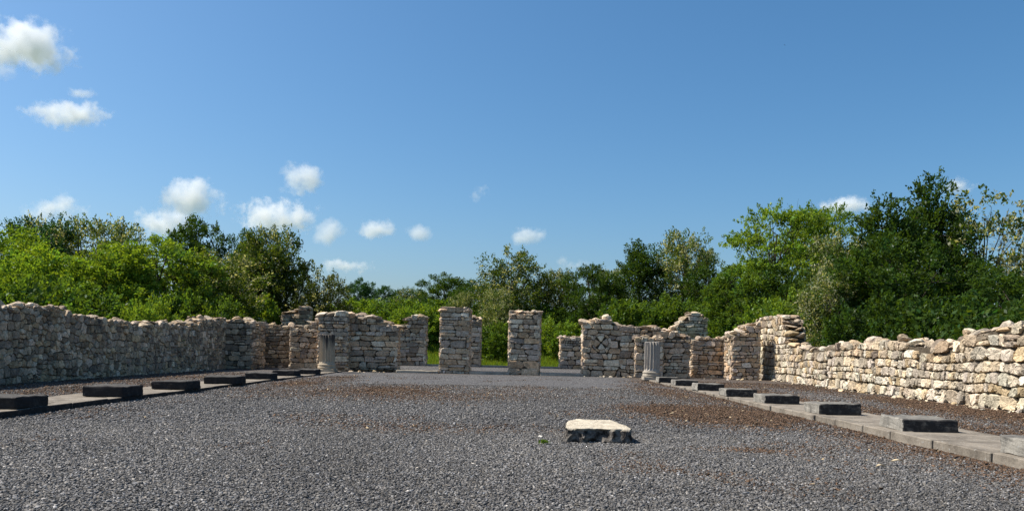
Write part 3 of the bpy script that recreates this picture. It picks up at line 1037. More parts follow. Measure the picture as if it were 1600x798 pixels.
def column_material(name, base, stain_top):
    m, n, out = mat(name)
    pos = geo_pos(n)
    tc = n.nodes.new('ShaderNodeTexCoord')
    mp = n.nodes.new('ShaderNodeMapping')
    mp.inputs['Scale'].default_value = (11, 11, 0.5)
    L(n, tc.outputs['Object'], mp.inputs[0])
    streak = noise_tex(n, mp.outputs[0], 1.0, 5, 0.6)
    sep = n.nodes.new('ShaderNodeSeparateXYZ')
    L(n, tc.outputs['Object'], sep.inputs[0])
    c = mixc(n, 0.8, base, ramp(n, noise_tex(n, pos, 18, 6, 0.7), [(0.3, 0.62), (0.7, 1.2)]), 'MULTIPLY')
    # black crust that has run down from the broken top
    ma = n.nodes.new('ShaderNodeMath')
    ma.operation = 'MULTIPLY_ADD'
    ma.inputs[1].default_value = 0.45
    ma.inputs[2].default_value = -stain_top
    L(n, sep.outputs[2], ma.inputs[0])
    ad = n.nodes.new('ShaderNodeMath')
    ad.operation = 'ADD'
    L(n, ma.outputs[0], ad.inputs[0])
    L(n, streak, ad.inputs[1])
    f = ramp(n, ad.outputs[0], [(0.46, 0.0), (0.62, 0.92)])
    c = mixc(n, f, c, (0.045, 0.042, 0.042))
    surf(n, out, c, bump(n, noise_tex(n, pos, 35, 5, 0.7), 0.6, 0.015), 0.95, 0.1)
    return m


def column(x, y, z0, rad, h, seed, label, shaft_m, base_m):
    tt = thing('column_stub', (x, y, z0), label, 'column', 'fluted column stubs')
    r = random.Random(seed)
    b = Buf()
    nf, sub = 16, 6
    nang = nf * sub
    levels = [0.36, 0.40] + [0.40 + (h - 0.40) * i / 14 for i in range(1, 15)]
    vs = []
    for li, z in enumerate(levels):
        tap = 1 - 0.05 * z / h
        for k in range(nang):
            ph = (k % sub) / sub
            fl = 0.22 * math.sin(math.pi * ph) ** 0.8 if li > 1 else 0.03
            rr = rad * tap * (1 - fl)
            a = 2 * math.pi * k / nang
            v = Vector((rr * math.cos(a), rr * math.sin(a), z))
            v += mnoise.noise_vector(v * 7 + Vector((seed, 0, 0))) * 0.008
            if li == len(levels) - 1:
                v.z += mnoise.noise(v * 4 + Vector((0, seed, 0))) * 0.03
            vs.append(v)
    fs = []
    for li in range(len(levels) - 1):
        for k in range(nang):
            a, c = li * nang + k, li * nang + (k + 1) % nang
            fs.append([a, c, c + nang, a + nang])
    top = len(vs)
    vs.append(Vector((0.03, 0.02, h + 0.015)))
    for k in range(nang):
        fs.append([(len(levels) - 1) * nang + k, (len(levels) - 1) * nang + (k + 1) % nang, top])
    me = mesh('fluted_shaft', [v[:] for v in vs], fs, shaft_m, [(1, 1, 1, 1)] * len(vs))
    obj('fluted_shaft', me, tt)
    # attic base: torus, hollow, torus
    prof = [(0.0, 0.13), (rad * 1.08, 0.13), (rad * 1.12, 0.155), (rad * 1.13, 0.185), (rad * 1.11, 0.215), (rad * 1.07, 0.235), (rad * 1.06, 0.265), (rad * 1.10, 0.285), (rad * 1.11, 0.315), (rad * 1.06, 0.345), (rad * 0.99, 0.365), (0.0, 0.37)]
    vs, fs = [], []
    na = 40
    for pr, z in prof:
        for k in range(na):
            a = 2 * math.pi * k / na
            v = Vector((pr * math.cos(a), pr * math.sin(a), z))
            vs.append(v + mnoise.noise_vector(v * 5 + Vector((0, 0, seed))) * 0.012)
    for i in range(len(prof) - 1):
        for k in range(na):
            a, c = i * na + k, i * na + (k + 1) % na
            fs.append([a, c, c + na, a + na])
    obj('base_moulding', mesh('base_moulding', [v[:] for v in vs], fs, base_m, [(1, 1, 1, 1)] * len(vs)), tt)
    bm = bmesh.new()
    worn_box(bm, -rad * 1.12, rad * 1.12, -rad * 1.12, rad * 1.12, -0.02, 0.135, 0.02, 0.014, seed, 3)
    bm_obj('plinth', bm, base_m, tt)
    return tt


sand = concrete_material('sandy_limestone', (0.48, 0.40, 0.29), (0.26, 0.21, 0.15), 0.4, 3.0)
column(-8.92, 36.5, 0.03, 0.36, 1.66, 3, 'fluted column stub with black stains running down from its top', column_material('stained_fluting', (0.45, 0.375, 0.275), 0.58), sand)
column(5.58, 34.5, 0.04, 0.355, 1.62, 8, 'grey fluted column stub at the end of the sunny strip', column_material('grey_fluting', (0.40, 0.36, 0.31), 0.80), concrete_material('grey_limestone', (0.38, 0.335, 0.27), (0.2, 0.175, 0.14), 0.4, 3.0))

# thresholds between the pillars
TH = 'threshold sills across the doorways'
for i, (x0, x1, y, z, hh, lab) in enumerate([
        (-6.0, -4.0, 37.86, 0.0, 0.125, 'pale front sill between the shaded front and the first pillar'),
        (-2.55, -0.62, 37.95, 0.0, 0.12, 'front sill between the two front pillars'),
        (0.82, 2.9, 37.95, 0.0, 0.12, 'front sill between the front pillar and the carved wheel mark wall'),
        (-5.7, -3.95, 47.0, 0.1, 0.12, 'back sill below the open grassy gap'),
        (-2.5, -0.85, 47.0, 0.1, 0.12, 'back sill before the bushes between the two back pillars'),
        (0.5, 2.2, 47.0, 0.1, 0.12, 'back sill between the hidden back pillar and the low back wall')]):
    bm = bmesh.new()
    worn_box(bm, x0 + 0.01, x1 - 0.01, y, y + 0.5, z - 0.15, z + hh, 0.02, 0.015, 700 + i, 4)
    tag(bm_obj('threshold', bm, M['sill'], None, ((x0 + x1) / 2, y + .25, z)), lab, 'threshold', TH)

# the broken block in the middle of the yard
def block_material():
    m, n, out = mat('broken_block')
    pos = geo_pos(n)
    c = ramp(n, noise_tex(n, pos, 7, 8, 0.7), [(0.3, (0.33, 0.275, 0.195)), (0.5, (0.54, 0.47, 0.355)), (0.7, (0.68, 0.61, 0.48))])
    a = attr(n)
    c = mixc(n, a.outputs[0], c, ramp(n, noise_tex(n, pos, 11, 6, 0.7), [(0.42, (0.03, 0.026, 0.024)), (0.66, (0.25, 0.225, 0.195))]))
    nb = bump(n, noise_tex(n, pos, 16, 8, 0.75), 0.9, 0.04)
    nb = bump(n, noise_tex(n, pos, 60, 4, 0.7), 0.5, 0.008, nb)
    surf(n, out, c, nb, 0.95, 0.1)
    return m


bm = bmesh.new()
n_x, n_y, n_z = 34, 30, 12
out_l = [(0.60, 11.08), (0.84, 11.02), (1.02, 11.12), (1.28, 11.03), (1.54, 11.08), (1.52, 11.6), (1.44, 12.0), (1.47, 12.1), (1.36, 12.42), (1.0, 12.46), (0.82, 12.42), (0.70, 12.1), (0.66, 11.7)]
o2 = out_l
o2 = chaikin(o2, 0.1)
for _ in range(2):
    o2 = [q for i in range(len(o2)) for q in (o2[i], ((o2[i][0] + o2[(i + 1) % len(o2)][0]) / 2, (o2[i][1] + o2[(i + 1) % len(o2)][1]) / 2))]
vs, fs, colv = [], [], []
k = len(o2)
cx, cy = 1.07, 11.7
rings = [(1.0, -0.02), (1.015, 0.03), (1.01, 0.08), (1.0, 0.13), (0.995, 0.17), (0.985, 0.205), (0.93, 0.213), (0.7, 0.216), (0.4, 0.218), (0.15, 0.218)]
for ri, (sc_, z) in enumerate(rings):
    for x, y in o2:
        v = Vector((cx + (x - cx) * sc_, cy + (y - cy) * sc_, z))
        nz = mnoise.noise_vector(Vector((v.x * 4.5, v.y * 4.5, v.z * 7)))
        nz2 = mnoise.noise_vector(v * 14)
        if ri < 5:
            amp = 0.085 if ri > 0 else 0.05
            rg_ = abs(mnoise.noise(Vector((v.x * 6.0 + 3, v.y * 6.0, v.z * 3)))) ** 0.6
            deep = (0.12 * rg_ - 0.03) * (0.5 + 0.5 * math.sin(math.pi * min(1, ri / 3.5)))
            out_ = Vector((v.x - cx, v.y - cy, 0)).normalized()
            v -= out_ * deep
            v.x += nz.x * amp * 0.5 + nz2.x * 0.03
            v.y += nz.y * amp * 0.8 + nz2.y * 0.035
            v.z += nz2.z * 0.016
        else:
            v.x += nz2.x * 0.008
            v.y += nz2.y * 0.012
            v.z += nz2.z * 0.010 + nz.z * 0.012
        vs.append(v)
        colv.append((1.0 if ri < 5 else 0.0,) * 3 + (1,))
for ri in range(len(rings) - 1):
    for i in range(k):
        a, c = ri * k + i, ri * k + (i + 1) % k
        fs.append([a, c, c + k, a + k])
fs.append([(len(rings) - 1) * k + i for i in range(k)])
bm.free()
blk = obj('stone_block', mesh('stone_block', [(v.x - cx, v.y - cy, v.z) for v in vs], fs, block_material(), colv), None, (cx, cy, 0))
tag(blk, 'flat broken stone block with pale top and dark rough sides, alone on the gravel', 'stone block')


# ------------------------------------------------------------------ loose gravel and litter
def chips(name, region, n_, smin, smax, seed, litter_only=False):
    rg = np.random.default_rng(seed)
    y0, y1 = region
    # uniform over the wedge of ground in view
    y = np.sqrt(rg.uniform(y0 ** 2, y1 ** 2, n_))
    x = rg.uniform(-0.70, 0.67, n_) * y
    kl = np.interp(y, [9, 36], [-8.20, -8.42])
    kr = np.interp(y, [9, 37], [5.82, 5.36])
    ok = ((x > kl + .03) & (x < kr - .03)) | ((x < kl - 1.55) & (x > -14.0)) | ((x > kr + 1.55) & (x < 11.8))
    ok &= ~((x > 0.75) & (x < 1.38) & (y > 11.25) & (y < 12.3))
    li = litter(x, y)
    if litter_only:
        ok &= rg.uniform(0, 1, n_) < li * 1.5
    x, y, li = x[ok], y[ok], li[ok]
    k = len(x)
    s = rg.uniform(smin, smax, k) * rg.choice([0.6, 0.85, 1.0, 1.25], k)
    base = np.array([[1, 0, 0], [-1, 0, 0], [0, 1, 0], [0, -1, 0], [0, 0, 1], [0, 0, -1]], dtype=float)
    V = base[None] + rg.normal(0, 0.28, (k, 6, 3))
    fl = np.stack([rg.uniform(0.9, 1.3, k), rg.uniform(0.55, 0.95, k), rg.uniform(0.12 if litter_only else 0.3, 0.22 if litter_only else 0.55, k)], 1)
    V = V * fl[:, None, :] * (s * 0.5)[:, None, None]
    # random orientation: yaw, with moderate tilt
    a, t1, t2 = rg.uniform(0, 6.283, k), rg.normal(0, 0.4, k), rg.normal(0, 0.4, k)

    def rot(V, ang, i, j):
        c_, s_ = np.cos(ang)[:, None], np.sin(ang)[:, None]
        p, q = V[:, :, i] * c_ - V[:, :, j] * s_, V[:, :, i] * s_ + V[:, :, j] * c_
        V[:, :, i], V[:, :, j] = p, q
    rot(V, t1, 0, 2)
    rot(V, t2, 1, 2)
    rot(V, a, 0, 1)
    z = yard_z(x, y)
    V += np.stack([x, y, z + s * 0.10], 1)[:, None, :]
    tri = np.array([[0, 2, 4], [2, 1, 4], [1, 3, 4], [3, 0, 4], [2, 0, 5], [1, 2, 5], [3, 1, 5], [0, 3, 5]])
    Fc = (tri[None] + 6 * np.arange(k)[:, None, None]).reshape(-1, 3)
    val = np.clip(np.exp(rg.normal(math.log(0.118), 0.45, k)) * (0.72 + 0.56 * fbm(x * 0.5, y * 0.3, 61, 4)), 0.020, 0.27)
    val = np.where(rg.uniform(0, 1, k) < 0.004, rg.uniform(0.3, 0.5, k), val)
    warm = rg.normal(0, 0.035, k)
    col = np.stack([val * (1.06 + warm), val * (1.005 + warm * 0.2), val * (0.94 - warm)], 1)
    bval = rg.uniform(0.3, 1.35, k)[:, None] * np.array([0.125, 0.077, 0.047])
    isb = (rg.uniform(0, 1, k) < li * 1.05) | litter_only
    col = np.where(isb[:, None], bval, col)
    if litter_only:
        pale = rg.uniform(0, 1, k) < 0.05
        col = np.where(pale[:, None], np.array([0.40, 0.31, 0.19]), col)
    cols = np.concatenate([np.repeat(col, 6, axis=0), np.ones((k * 6, 1))], 1)
    return obj(name, mesh(name, V.reshape(-1, 3), Fc, M['chip'], cols))


tag(chips('loose_gravel', (5.6, 12.5), 230000, 0.021, 0.040, 1), kind='stuff', label='sharp grey gravel chips over the foreground of the yard')
tag(chips('loose_gravel', (12.5, 27), 200000, 0.028, 0.052, 2), kind='stuff', label='grey gravel chips farther across the yard')
tag(chips('leaf_litter', (6, 34), 130000, 0.03, 0.07, 3, True), kind='stuff', label='brown leaf mould drifted along the kerb and in patches')

b = Buf()
r_ = random.Random(31)
for i in range(170):
    y = r_.uniform(13, 38)
    x = (11.95 - abs(r_.gauss(0.1, 0.28))) if i % 3 else (-14.1 + abs(r_.gauss(0.1, 0.22)))
    if i % 7 == 0:
        x, y = r_.choice((r_.uniform(-8.2, -6), r_.uniform(2.9, 5.2), r_.uniform(8, 11.5))), 37.7 - abs(r_.gauss(0, .25))
    rock(b, (x, y, 0.015), r_.choice((.03, .04, .05, .07, .10)), r_, stone_col(PALE if x > 0 else GREY, r_, 0.2), 0.6)
tag(b.build('fallen_rubble', M['stone']), 'small pale stones fallen along the feet of the walls', kind='stuff')

# small pale things lying about
for i, (x, y, ln, a, lab) in enumerate([(4.05, 9.0, 0.12, 0.3, 'pale dry leaf on the gravel before the sunny kerb, tan and curled'), (4.45, 8.55 + .9, 0.16, 0.1, 'pale straw-coloured leaf sliver on the gravel below the sunny kerb'),
                                         (0.28, 11.6, 0.05, 0.5, 'small white stone beside the broken block')]):
    if i < 2:
        vs, fs = [], []
        for j in range(9):
            tt_ = j / 8
            wdt = 0.22 * ln * math.sin(math.pi * min(max(tt_, 0.04), 0.97))
            cz = 0.035 + 0.02 * math.sin(tt_ * 3.1) + 0.01
            for sgn in (-1, 0, 1):
                vs.append(((tt_ - 0.5) * ln, sgn * wdt, cz + abs(sgn) * 0.012))
        for j in range(8):
            for q in range(2):
                b0 = 3 * j + q
                fs.append([b0, b0 + 3, b0 + 4, b0 + 1])
        o = obj('dry_leaf', mesh('dry_leaf', vs, fs, M['chip'], [(0.62, 0.50, 0.32, 1)] * len(vs)), None, (x, y, 0))
        o.rotation_euler.z = a
        tag(o, lab, 'leaf')
    else:
        b = Buf()
        rock(b, (0, 0, 0.02), 0.026, random.Random(3), (0.62, 0.58, 0.5, 0), 0.5)
        o = b.build('white_pebble', M['chip'])
        o.location = (x, y, 0)
        tag(o, lab, 'pebble')


# ------------------------------------------------------------------ trees
def tube(buf, pts, r0, r1, sides=5, col=(1, 1, 1, 1)):
    n_ = len(pts)
    vs, fs = [], []
    for i, p in enumerate(pts):
        d = (pts[min(i + 1, n_ - 1)] - pts[max(i - 1, 0)]).normalized()
        s_ = d.orthogonal().normalized()
        t_ = d.cross(s_)
        r_ = r0 + (r1 - r0) * i / (n_ - 1)
        for k in range(sides):
            a = 2 * math.pi * k / sides
            vs.append((p + s_ * math.cos(a) * r_ + t_ * math.sin(a) * r_)[:])
    for i in range(n_ - 1):
        for k in range(sides):
            a, c = i * sides + k, i * sides + (k + 1) % sides
            fs.append([a, c, c + sides, a + sides])
    buf.add(vs, fs, col)


def leaf_arrays(c, ax, size, rg, wr=0.5, upbias=0.5):
    """diamond leaves at c, pointing roughly along ax"""
    k = len(c)
    a = ax + rg.normal(0, 0.6, (k, 3))
    a /= np.linalg.norm(a, axis=1)[:, None]
    nrm = rg.normal(0, 0.7, (k, 3)) + np.array([0, 0, upbias])
    b = np.cross(a, nrm)
    b /= np.linalg.norm(b, axis=1)[:, None] + 1e-9
    s = (size * rg.uniform(0.6, 1.3, k))[:, None]
    dn = np.cross(a, b)
    V = np.stack([c - a * s * .5, c + b * s * wr * .5 + dn * s * .06, c + a * s * .5, c - b * s * wr * .5 + dn * s * .06], 1)
    return V.reshape(-1, 3)


def make_tree(kind, seed):
    """meshes of one tree about 8 m tall (bush 3 m): (trunk, crown)"""
    rg = np.random.default_rng(seed)
    r = random.Random(seed)
    P = dict(
        round=dict(H=8, R=3.0, zb=0.14, lobes=19, lr=(0.8, 1.4), twigs=700, leaves=34, tl=(0.35, 0.8), ls=0.18, flow=0.0, flat=0.8, sp=0.17),
        loose=dict(H=8, R=2.7, zb=0.18, lobes=24, lr=(0.6, 1.1), twigs=760, leaves=32, tl=(0.45, 1.1), ls=0.16, flow=0.12, flat=0.8, sp=0.16),
        bloom=dict(H=8, R=2.6, zb=0.12, lobes=26, lr=(0.6, 1.1), twigs=760, leaves=32, tl=(0.45, 1.0), ls=0.16, flow=0.30, flat=0.8, sp=0.17),
        layered=dict(H=8, R=3.9, zb=0.30, lobes=36, lr=(0.9, 1.5), twigs=680, leaves=34, tl=(0.5, 1.1), ls=0.16, flow=0.0, flat=0.16, sp=0.13),
        tall=dict(H=8, R=2.3, zb=0.14, lobes=20, lr=(0.6, 1.0), twigs=680, leaves=34, tl=(0.4, 1.0), ls=0.155, flow=0.0, flat=0.9, sp=0.14),
        sparse=dict(H=8, R=2.5, zb=0.36, lobes=20, lr=(0.4, 0.75), twigs=260, leaves=16, tl=(0.3, 0.7), ls=0.17, flow=0.55, flat=0.9, sp=0.13),
        bush=dict(H=3, R=1.9, zb=0.0, lobes=13, lr=(0.5, 0.85), twigs=440, leaves=34, tl=(0.3, 0.8), ls=0.17, flow=0.0, flat=0.85, sp=0.14),
    )[kind]
    H, Rr = P['H'], P['R']
    # trunk and limbs
    tb = Buf()
    lean = Vector((r.uniform(-.06, .06), r.uniform(-.06, .06), 1)) * H
    tk = [Vector((0, 0, -0.3))]
    for i in range(1, 8):
        f = i / 7 * 0.82
        tk.append(Vector((lean.x * f + r.uniform(-.08, .08), lean.y * f + r.uniform(-.08, .08), H * f)))
    r0 = {'bush': 0.03, 'sparse': 0.085}.get(kind, 0.02 * H)
    tube(tb, tk, r0, r0 * 0.2, 6)
    lobes = []
    nl = P['lobes']
    for i in range(nl):
        h = P['zb'] + (0.93 - P['zb']) * ((i + 0.5) / nl) ** 0.85
        zrel = (h - P['zb']) / (0.95 - P['zb'])
        if kind == 'layered':
            wr = 0.55 + 0.6 * math.sin(math.pi * min(1, zrel * 0.62 + 0.12))
            wr = min(wr, 1.0) * (1 - 0.35 * max(0, zrel - 0.8) / 0.2)
        elif kind == 'tall':
            wr = 1.05 * (1 - zrel ** 1.6) + 0.12
        else:
            wr = math.sqrt(max(0.02, 1 - (2 * zrel * 0.93 - 0.86) ** 2)) * 0.95 + 0.06
        if kind == 'layered':
            h = (0.45, 0.57, 0.69, 0.80, 0.90)[i % 5] + r.uniform(-.012, .012)
            wr = (0.75, 0.95, 1.0, 0.85, 0.6)[i % 5]
        a = i * 2.39996 + r.uniform(-.5, .5)
        rad = Rr * wr * math.sqrt(r.uniform(0.3, 1.0)) * 0.86
        c = Vector((math.cos(a) * rad + lean.x * h * 0.8, math.sin(a) * rad + lean.y * h * 0.8, h * H + r.uniform(-.25, .25) * H / 8))
        lr = r.uniform(*P['lr']) * (1.0 if zrel < 0.75 else 0.72)
        lobes.append((c, lr))
        # a limb to this lobe
        hs = max(0.08, h - r.uniform(0.12, 0.3)) * 0.82
        k = min(6, int(hs / 0.82 * 7))
        st = tk[k].lerp(tk[min(7, k + 1)], (hs / 0.82 * 7) - k if hs / 0.82 * 7 - k < 1 else 1)
        mid = st.lerp(c, 0.5) + Vector((r.uniform(-.2, .2), r.uniform(-.2, .2), r.uniform(-.25, .1))) * Rr * 0.25
        lp = [st, st.lerp(mid, .5) + Vector((0, 0, -.05)), mid, mid.lerp(c, .6), c]
        tube(tb, lp, r0 * 0.36, r0 * 0.08, 4)
        ns = 7 if kind == 'sparse' else 3
        for q in range(ns):
            d = Vector((r.gauss(0, 1), r.gauss(0, 1), r.gauss(0.5, .7))).normalized() * lr * r.uniform(0.8, 1.5)
            e = lp[3] + d
            m2 = lp[3].lerp(e, .5) + Vector((r.uniform(-.1, .1), r.uniform(-.1, .1), r.uniform(-.05, .1)))
            tube(tb, [lp[3], m2, e], r0 * 0.12, r0 * 0.03, 3)
            if kind == 'sparse':
                for q2 in range(3):
                    e2 = m2 + Vector((r.gauss(0, 1), r.gauss(0, 1), r.gauss(.4, .6))).normalized() * lr * r.uniform(.5, .9)
                    tube(tb, [m2, m2.lerp(e2, .5) + Vector((r.uniform(-.06, .06), 0, .04)), e2], r0 * 0.06, r0 * 0.02, 3)
    trunk = mesh(kind + '_trunk', tb.v, tb.f, M['bark'], tb.c, True)
    # foliage: leafy twigs on the lobes
    LC = np.array([l[0][:] for l in lobes])
    LR = np.array([l[1] for l in lobes])
    nt_ = P['twigs']
    pr = LR ** 2
    li = rg.choice(nl, nt_, p=pr / pr.sum())
    d = rg.normal(0, 1, (nt_, 3)) + np.array([0, 0, 0.55])
    d /= np.linalg.norm(d, axis=1)[:, None]
    rr = rg.uniform(0.45, 1.0, nt_) ** 0.6
    o_ = LC[li] + d * np.array([1, 1, P['flat']]) * (LR[li] * rr)[:, None]
    outw = o_ - np.array([0, 0, H * 0.45])
    outw /= np.linalg.norm(outw, axis=1)[:, None] + 1e-6
    ax = d * 0.8 + outw * 0.5 + np.array([0, 0, 0.28 if kind != 'layered' else -0.05]) + rg.normal(0, 0.35, (nt_, 3))
    if kind == 'layered':
        ax[:, 2] *= 0.4
    ax /= np.linalg.norm(ax, axis=1)[:, None]
    tl = rg.uniform(*P['tl'], nt_)
    nlv = P['leaves']
    tt_ = rg.uniform(0, 1, (nt_, nlv))
    c = o_[:, None] + ax[:, None] * (tt_ * tl[:, None])[:, :, None] + rg.normal(0, 1, (nt_, nlv, 3)) * (P['sp'] * (1.1 - 0.75 * tt_))[:, :, None]
    if kind == 'layered':
        c[:, :, 2] = o_[:, None, 2] + (c[:, :, 2] - o_[:, None, 2]) * 0.7
    c = c.reshape(-1, 3)
    axr = np.repeat(ax, nlv, axis=0)
    c[:, 2] = np.maximum(c[:, 2], 0.05)
    V = leaf_arrays(c, axr, P['ls'], rg, 0.55, 0.5)
    k = len(c)
    Fc = np.arange(4 * k).reshape(-1, 4)
    tv = np.repeat(rg.uniform(0.72, 1.25, nt_), nlv) * rg.uniform(0.8, 1.2, k)
    yel = np.repeat(rg.normal(0, 0.12, nt_), nlv) + rg.normal(0, 0.05, k)
    col = np.stack([tv * (1 + yel), tv * (1 + yel * 0.3), tv * (1 - yel)], 1)
    al = np.zeros(k)
    if P['flow']:
        ft = rg.uniform(0, 1, nt_) < P['flow'] * 1.6
        fm = np.repeat(ft, nlv) & (rg.uniform(0, 1, k) < 0.55)
        col = np.where(fm[:, None], np.array([0.50, 0.50, 0.32]) * rg.uniform(0.6, 1.1, k)[:, None], col)
        al = fm.astype(float)
    cols = np.repeat(np.concatenate([col, al[:, None]], 1), 4, axis=0)
    crown = mesh(kind + '_crown', V, Fc, M['leaf'], cols)
    return trunk, crown, H


PROTO = {}
for kk, seeds in dict(round=(1, 2, 3), loose=(4, 5), bloom=(6, 7), layered=(8,), tall=(9, 10), sparse=(11,), bush=(12, 13, 14)).items():
    PROTO[kk] = [make_tree(kk, s_) for s_ in seeds]

YG = (0.178, 0.272, 0.032)
LG = (0.155, 0.238, 0.030)
MG = (0.100, 0.168, 0.024)
DG = (0.049, 0.092, 0.016)
BG = (0.040, 0.095, 0.030)
OL = (0.078, 0.118, 0.020)
PL = (0.100, 0.148, 0.034)
BR = (0.060, 0.083, 0.016)

TR = random.Random(99)


def tree(kind, u, vtop, Y, width, tint, label, name=None, cat='tree', group=None, var=0, base=None):
    """a tree whose top the photograph shows at u, vtop, standing Y metres off and `width` metres wide"""
    p = W(u, vtop, Y)
    zg = float(terrain(p.x, Y)) if base is None else base
    trunk, crown, H = PROTO[kind][var % len(PROTO[kind])]
    ht = max(0.8, p.z - zg)
    me = np.empty(len(crown.vertices) * 3, dtype=np.float32)
    if not hasattr(tree, 'ext'):
        tree.ext = {}
    if crown.name not in tree.ext:
        crown.vertices.foreach_get('co', me)
        q = me.reshape(-1, 3)
        tree.ext[crown.name] = (float(np.percentile(q[:, 2], dict(round=99.5, loose=99.3, bloom=99.3, layered=99.5, tall=99.97, sparse=99.5, bush=99.5)[kind])), float(np.percentile(np.hypot(q[:, 0], q[:, 1]), 97)) * 2)
    eh, ew = tree.ext[crown.name]
    nm = name or dict(round='leafy_tree', loose='acacia_tree', bloom='blossoming_acacia', layered='spreading_tree', tall='tall_tree', sparse='sparse_tree', bush='bush')[kind]
    t = thing(nm, (p.x, Y, zg), label, cat, group)
    sz, sx = ht / eh, width / ew
    t.scale = (sx, sx, sz)
    t.rotation_euler.z = TR.uniform(0, 6.28)
    o = obj('trunk', trunk, t)
    c = obj('crown', crown, t)
    c.color = (*tint, 1)
    return t


GL, GM, GR_ = 'trees behind the shaded wall', 'trees beyond the doorways', 'trees behind the sunny wall'
# behind the shaded wall
tree('loose', 66, 343, 50, 5.5, BG, 'dark green tree poking up behind the pale acacias', group=GL, var=0)
tree('bloom', 128, 348, 52, 5.5, PL, 'pale blossoming acacia, first of two rising over the yellow-green trees', group=GL, var=0)
tree('bloom', 190, 349, 51, 5.0, PL, 'pale blossoming acacia beside a clear patch of sky', group=GL, var=1)
tree('round', 18, 358, 42, 6.5, LG, 'green tree at the picture edge over the near end of the shaded wall', group=GL, var=0)
tree('round', 85, 392, 38, 6.0, YG, 'yellow-green tree just behind the highest part of the shaded wall', group=GL, var=1)
tree('round', 170, 388, 40, 6.5, YG, 'broad yellow-green tree in the middle of the shaded wall', group=GL, var=2)
tree('round', 250, 372, 42, 6.5, LG, 'fresh green tree under the dark domed tree', group=GL, var=0)
tree('round', 318, 345, 66, 6.0, DG, 'dark domed tree standing highest behind the others', group=GL, var=1)
tree('round', 380, 364, 66, 4.6, BG, 'small dark round-headed tree beside the domed one', group=GL, var=2)
tree('loose', 325, 400, 44, 6.0, OL, 'olive green loose tree behind the dip of the shaded wall', group=GL, var=1)
tree('bloom', 372, 398, 50, 5.0, OL, 'olive acacia flecked with faded blossom', group=GL, var=0)
tree('loose', 424, 360, 52, 5.5, OL, 'feathery acacia with a sprig reaching above the others', group=GL, var=0)
tree('round', 452, 408, 51.5, 5.5, BR, 'brownish dark tree behind the recessed shaded wall', group=GL, var=1)
tree('loose', 508, 430, 50, 4.2, BR, 'dark twiggy tree at the edge of the open sky gap', group=GL, var=1)
tree('bush', 398, 460, 48, 3.4, LG, 'bright green bush over the corner of the shaded wall', cat='bush', group='bushes behind the shaded wall', var=0)
tree('bush', 448, 478, 51, 3.4, LG, 'green bush right behind the small jagged stub', cat='bush', group='bushes behind the shaded wall', var=1)
tree('bush', 232, 470, 34, 3.4, LG, 'fresh green bush peeping over the dip in the shaded wall', cat='bush', group='bushes behind the shaded wall', var=2)
tree('bush', 30, 440, 33, 5, MG, 'mid green bush over the near end of the shaded wall', cat='bush', group='bushes behind the shaded wall', var=0)
tree('bush', 130, 446, 34, 5, MG, 'green bush in shadow under the broad yellow-green tree', cat='bush', group='bushes behind the shaded wall', var=1)
tree('bush', 300, 455, 40, 4.4, MG, 'mid green bush behind the rise of the shaded wall', cat='bush', group='bushes behind the shaded wall', var=2)
# the middle
tree('round', 563, 436, 92, 4.0, BG, 'small blue-green tree alone beside the sky gap', group=GM, var=0)
tree('round', 604, 447, 95, 4.5, BG, 'small dark tree, second from the sky gap', group=GM, var=1)
tree('loose', 645, 452, 88, 5.5, DG, 'dark loose tree between the small trees and the dark clump', group=GM, var=0)
tree('round', 694, 428, 84, 6.5, DG, 'dense dark tree above the first front pillar', group=GM, var=2)
tree('round', 740, 440, 80, 5.5, DG, 'dark tree between the front pillar and the olive acacia', group=GM, var=0)
tree('bush', 565, 468, 62, 5.5, LG, 'sunlit bush on the slope below the blue-green tree', cat='bush', group='bushes on the slope', var=0)
tree('bush', 618, 470, 60, 5.5, MG, 'mid green bush over the broken shaded front', cat='bush', group='bushes on the slope', var=1)
tree('bush', 655, 478, 58, 5.0, LG, 'bright green bush above the sloping back wall stump', cat='bush', group='bushes on the slope', var=2)
tree('bush', 700, 470, 66, 6.0, MG, 'green bush behind the first front pillar', cat='bush', group='bushes on the slope', var=0)
tree('loose', 802, 394, 62, 6.2, OL, 'tall olive acacia rising above the second front pillar', group=GM, var=1)
tree('bloom', 782, 452, 57, 3.4, PL, 'pale blossoming shrub between the two front pillars', 'blossoming_shrub', 'shrub', GM, var=1)
tree('bloom', 722, 458, 60, 2.4, PL, 'small pale blossoming sprig tree just over the first front pillar', 'blossoming_shrub', 'shrub', GM, var=0)
tree('bush', 770, 505, 53, 3.4, MG, 'dark leafy bush in the doorway between the pillars', cat='bush', group='bushes on the slope', var=1)
tree('bush', 870, 500, 54, 3.6, LG, 'bright green bush in the doorway beside the low back wall', cat='bush', group='bushes on the slope', var=2)
tree('bush', 905, 488, 60, 5.0, DG, 'dark bush over the low back wall', cat='bush', group='bushes on the slope', var=0)
tree('bush', 830, 470, 62, 6.0, MG, 'green bush behind the second front pillar', cat='bush', group='bushes on the slope', var=1)
tree('loose', 872, 424, 64, 4.6, OL, 'thin brownish acacia beside the olive acacia', group=GM, var=0)
tree('round', 925, 414, 60, 5.6, DG, 'dense dark tree above the carved wheel mark wall', group=GM, var=1)
tree('bloom', 958, 422, 66, 4.5, PL, 'pale acacia half hidden by the dense dark tree', group=GM, var=1)
tree('tall', 1000, 373, 62, 6.0, DG, 'dark leafy tree with a broad ragged head behind the wheel mark wall', group=GM, var=0)
tree('bloom', 1066, 364, 62, 5.6, PL, 'tall pale acacia beside the broad ragged dark tree', group=GM, var=0)
